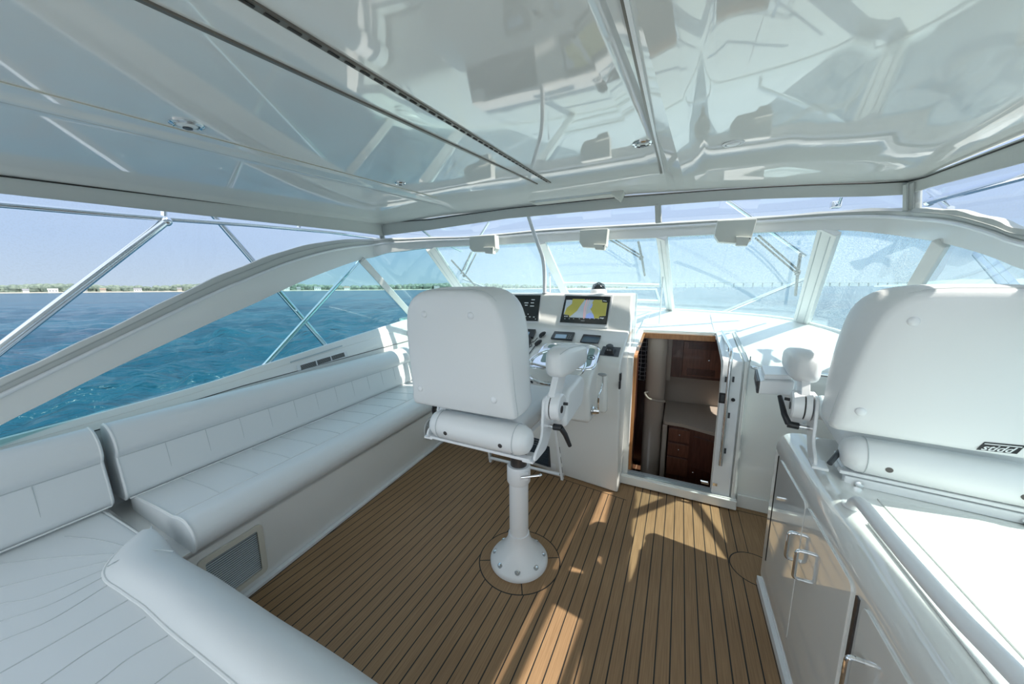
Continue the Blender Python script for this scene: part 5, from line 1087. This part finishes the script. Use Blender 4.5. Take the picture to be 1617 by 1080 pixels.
m = MB(); m.cyl(o_ + V((.045, -.06, .59)), o_ + V((.145, -.035, .615)), .007, 10); m.ell(o_ + V((.15, -.033, .616)), (.010, .010, .010), 10, 8); m.build('clamp_lever', CHROME, cl)
m = MB(); m.lathe([(.048, .56), (.048, .90)], o_, (0, 0, 1), 36); m.build('inner_tube', DARKTUBE, pc)
# second chair on the starboard cabinet
CH2 = V((.859, 1.883, .02)); RZ2 = math.radians(-7)
c2h, yb2 = build_chair(CH2, RZ2, 'white companion chair mounted on top of the starboard cabinet, logo on its back', 1.617, (-1,), True)
L2 = lambda: local(c2h)
m = L2(); x = -.42
m.prism([(-.36, .02, 1.122), (-.495, -.04, 1.122), (-.495, .26, 1.122), (-.36, .29, 1.122)], (0, 0, .065)); pb = m.build('control_box', POWDER, c2h, .006)
m = L2(); m.prism([(-.37, .05, 1.187), (-.478, .0, 1.187), (-.478, .23, 1.187), (-.37, .25, 1.187)], (0, 0, .026)); m.build('box_lid', POWDER, pb, .004)
m = L2(); m.prism([(-.4955, -.035, 1.124), (-.4955, .255, 1.124), (-.4955, .255, 1.185), (-.4955, -.035, 1.185)], (-.008, 0, 0)); fp = m.build('display_face', BLACK, pb, .002)
for z in (1.136, 1.173): m = L2(); m.box((-.5045, .11, z), (.002, .20, .003)); m.build('display_line', GREYC, fp)
Mw = parent_world(c2h)
def onback(x, y, off=0):
    n_ = (Mw.to_3x3() @ V((0, -.995, -.0995))).normalized(); q_ = Mw @ V((0, yb2(1.3) - .0035, 1.3)); return onp(x, y, q_ + n_ * off, n_), n_
qd = [onback(x, y, .0)[0] for x, y in ((1541, 709.5), (1554.5, 697.5), (1619, 703.5), (1605, 716.5))]; nb = onback(1560, 700)[1]
lo = MB(); lo.prism([p + nb * .0006 for p in qd], nb * .0012); bdg = lo.build('logo_badge', BLACK, c2h)
q3 = [bil([qd[1], qd[2], qd[3], qd[0]], u, v) for u, v in ((.035, .14), (.965, .14), (.965, .24), (.035, .24))]; m = MB(); m.prism([p + nb * .0019 for p in q3], nb * .0004); m.build('logo_line', POWDER, bdg)
cu = bpy.data.curves.new('logo', 'FONT'); cu.body = 'stidd'; cu.shear = .6; cu.extrude = .004; cu.offset = .012; cu.size = 1
to = bpy.data.objects.new('tmp', cu); COL.objects.link(to); bpy.context.view_layer.update()
me = bpy.data.meshes.new_from_object(to.evaluated_get(bpy.context.evaluated_depsgraph_get())); bpy.data.objects.remove(to)
co = np.zeros(len(me.vertices) * 3); me.vertices.foreach_get('co', co); co = co.reshape(-1, 3); mn, mx_ = co.min(0), co.max(0); co[:, :2] = (co[:, :2] - mn[:2]) / (mx_[:2] - mn[:2])
# the shear of the badge slants the letters
TL, TR, BR, BL = qd[1], qd[2], qd[3], qd[0]; bt = cu.shear * 1.0
U_ = (BR - BL); Vv = (TL - BL); Vp = Vv - U_.normalized() * Vv.dot(U_.normalized())
O_ = BL + U_ * .05 + Vp * .06
for i, c in enumerate(co):
    p = O_ + U_ * (.02 + .90 * float(c[0]) + .04) + Vp * (.66 * float(c[1])) + nb * (.0022 + .0006 * (1 if c[2] > 0 else 0)); co[i] = p[:]
me.vertices.foreach_set('co', co.ravel()); me.materials.clear(); me.materials.append(POWDER)
lt = bpy.data.objects.new('logo_lettering', me); COL.objects.link(lt); lt.parent = bdg; lt.matrix_parent_inverse = parent_world(bdg).inverted(); lt['label'] = 'white slanted lettering'
# its mount
m = L2(); m.box((.0, -.27, .896), (.44, .03, .032)); m.box((0, -.14, .893), (.40, .26, .024)); mt = m.build('slide_mount', POWDER, c2h, .004)
for x in (-.18, .20): m = L2(); m.lathe([(.012, 0), (.012, .010), (.005, .011)], (x, -.285, .893), (0, -1, 0), 14); m.build('bolt', CHROME, mt)
m = L2(); m.box((.37, -.2, .900), (.14, .06, .012)); m.tube([(.43, -.23, .90), (.47, -.20, .92), (.46, -.1, .98)], .014, 8); m.build('side_hook', POWDER, c2h)
m = L2(); m.lathe([(.028, 0), (.028, .02), (.018, .022), (.018, .026)], (.30, -.27, 1.02), (-.3, -1, 0), 20); m.build('rubber_stop', BLACK, c2h)
m = L2(); m.cyl((.31, -.31, .985), (.37, -.18, 1.06), .014, 12); m.build('gas_strut', DGREY, c2h)
# ================================================================== STARBOARD CABINET
cab = empty('starboard_cabinet', (.8, 1.0, 0), 'tall white gloss cabinet along the right side carrying the second chair', 'cabinet')
cp = fillet([V((.525, 0, 0)), V((.50, 0, .05)), V((.50, 0, .83)), V((.513, 0, .875)), V((.545, 0, .903)), V((.60, 0, .910)), V((.66, 0, .900)), V((1.14, 0, .898)), V((1.14, 0, 0))], [0, .02, .03, .03, .03, .02, .02, 0, 0], 5)
GELM = addbump(mat('mirror_gloss_gelcoat', (.80, .81, .79), .05, 0, 1.0), 1.5, .02, .02, 1)
m = MB(); m.prism([p + V((0, -1.05, 0)) for p in cp], (0, 3.17, 0)); body = m.build('body', GELM, cab, .05, 6)
m = MB(); m.box((.497, 1.50, .02), (.02, 1.2, .04)); m.build('toe_trim', POWDER, body)
def cdoor(Y0, Y1, z0=.16, z1=.80):
    m = MB(); m.prism(fillet([V((.502, Y0, z0)), V((.502, Y1, z0)), V((.502, Y1, z1)), V((.502, Y0, z1))], .03, 5), (-.008, 0, 0)); d = m.build('cabinet_door', GELM, cab, .002)
    return d
HNG = (1.615, 1.185, .60)
DD = []
for (Y0, Y1, hy) in ((1.595, 2.00, 1.66), (1.185, 1.588, 1.515), (.55, 1.125, 1.06)):
    d = cdoor(Y0, Y1); DD.append(d)
def chandle(d, y, z):
    m = MB(); m.tube(fillet([V((.494, y, z + .06)), V((.462, y, z + .06)), V((.462, y, z - .06)), V((.494, y, z - .06))], .015, 4, False), .0065, 10); m.build('handle', CHROME, d)
h1 = onx(1243, 860, .462); h2 = onx(1255, 890, .462); h3 = onx(1333, 1065, .462)
chandle(DD[0], h1.y, h1.z); chandle(DD[1], h2.y, h2.z); chandle(DD[2], h3.y, h3.z)
m = MB(); m.box((.498, 1.155, .48), (.006, .016, .62)); hg = m.build('piano_hinge', DARKTUBE, cab)
m = MB(); m.box((.498, 2.025, .5), (.004, .006, .6)); m.build('shadow_gap', DARKGAP, cab)
m = MB(); q = [onz(x, y, .9525) for x, y in ((1322, 770), (1340, 790), (1560, 1080))]
m.box((.90, .45, .9015), (.46, 2.2, .006)); m.build('nonskid_top', NONSKID, cab, .002)
m = MB(); m.box((.597, .30, .9115), (.05, 2.1, .006)); m.build('nonskid_strip', NONSKID, cab, .002)
rl_ = empty('cabinet_handrail', onz(1350, 797, .91), 'long white tubular handrail fixed along the cabinet top edge', 'handrail')
pr = [onz(1347, 801, .903), onz(1350, 795, .94), onz(1362, 797, .965), onz(1400, 843, .97), onz(1500, 958, .97), onz(1617, 1078, .97)]
d = (pr[-1] - pr[-2]).normalized(); pr += [pr[-1] + d * .5, pr[-1] + d * .55 + V((0, 0, -.06))]
m = MB(); m.tube(smooth_path(pr, 8), .0185, 16); m.build('tube', POWDER, rl_)
m = MB(); p = pr[0]; m.lathe([(.03, 0), (.03, .006), (.018, .012)], V((p.x, p.y, .906)), (0, 0, 1), 20); m.build('foot_flange', POWDER, rl_)
# rail on the bulkhead and right-hand vent
br_ = empty('bulkhead_rail', ony(1190, 581, 2.80), 'short polished rail on the bulkhead behind the second chair arm', 'rail')
m = MB(); m.tube(smooth_path([ony(1187, 579.5, 2.83), ony(1192, 581, 2.79), ony(1205, 584, 2.78), ony(1280, 590, 2.78), ony(1345, 597, 2.78)], 5), .013, 12); m.build('tube', CHROME, br_)
sv = empty('coaming_vent', (1.2, 2.0, .9), 'slatted silver vent at the far right edge below the second chair', 'vent')
q = [onx(x, y, 1.185) for x, y in ((1592, 734), (1640, 765), (1640, 800), (1582, 758))]
m = MB(); m.prism(q, (-.004, 0, 0)); m.build('plate', DGREY, sv)
for v in np.linspace(.08, .92, 6): m = MB(); m.prism([bil(q, 0, v) - V((.004, 0, 0)), bil(q, 1, v) - V((.004, 0, 0)), bil(q, 1, v + .07) - V((.004, 0, 0)), bil(q, 0, v + .07) - V((.004, 0, 0))], (-.006, 0, 0)); m.build('slat', POWDER, sv)
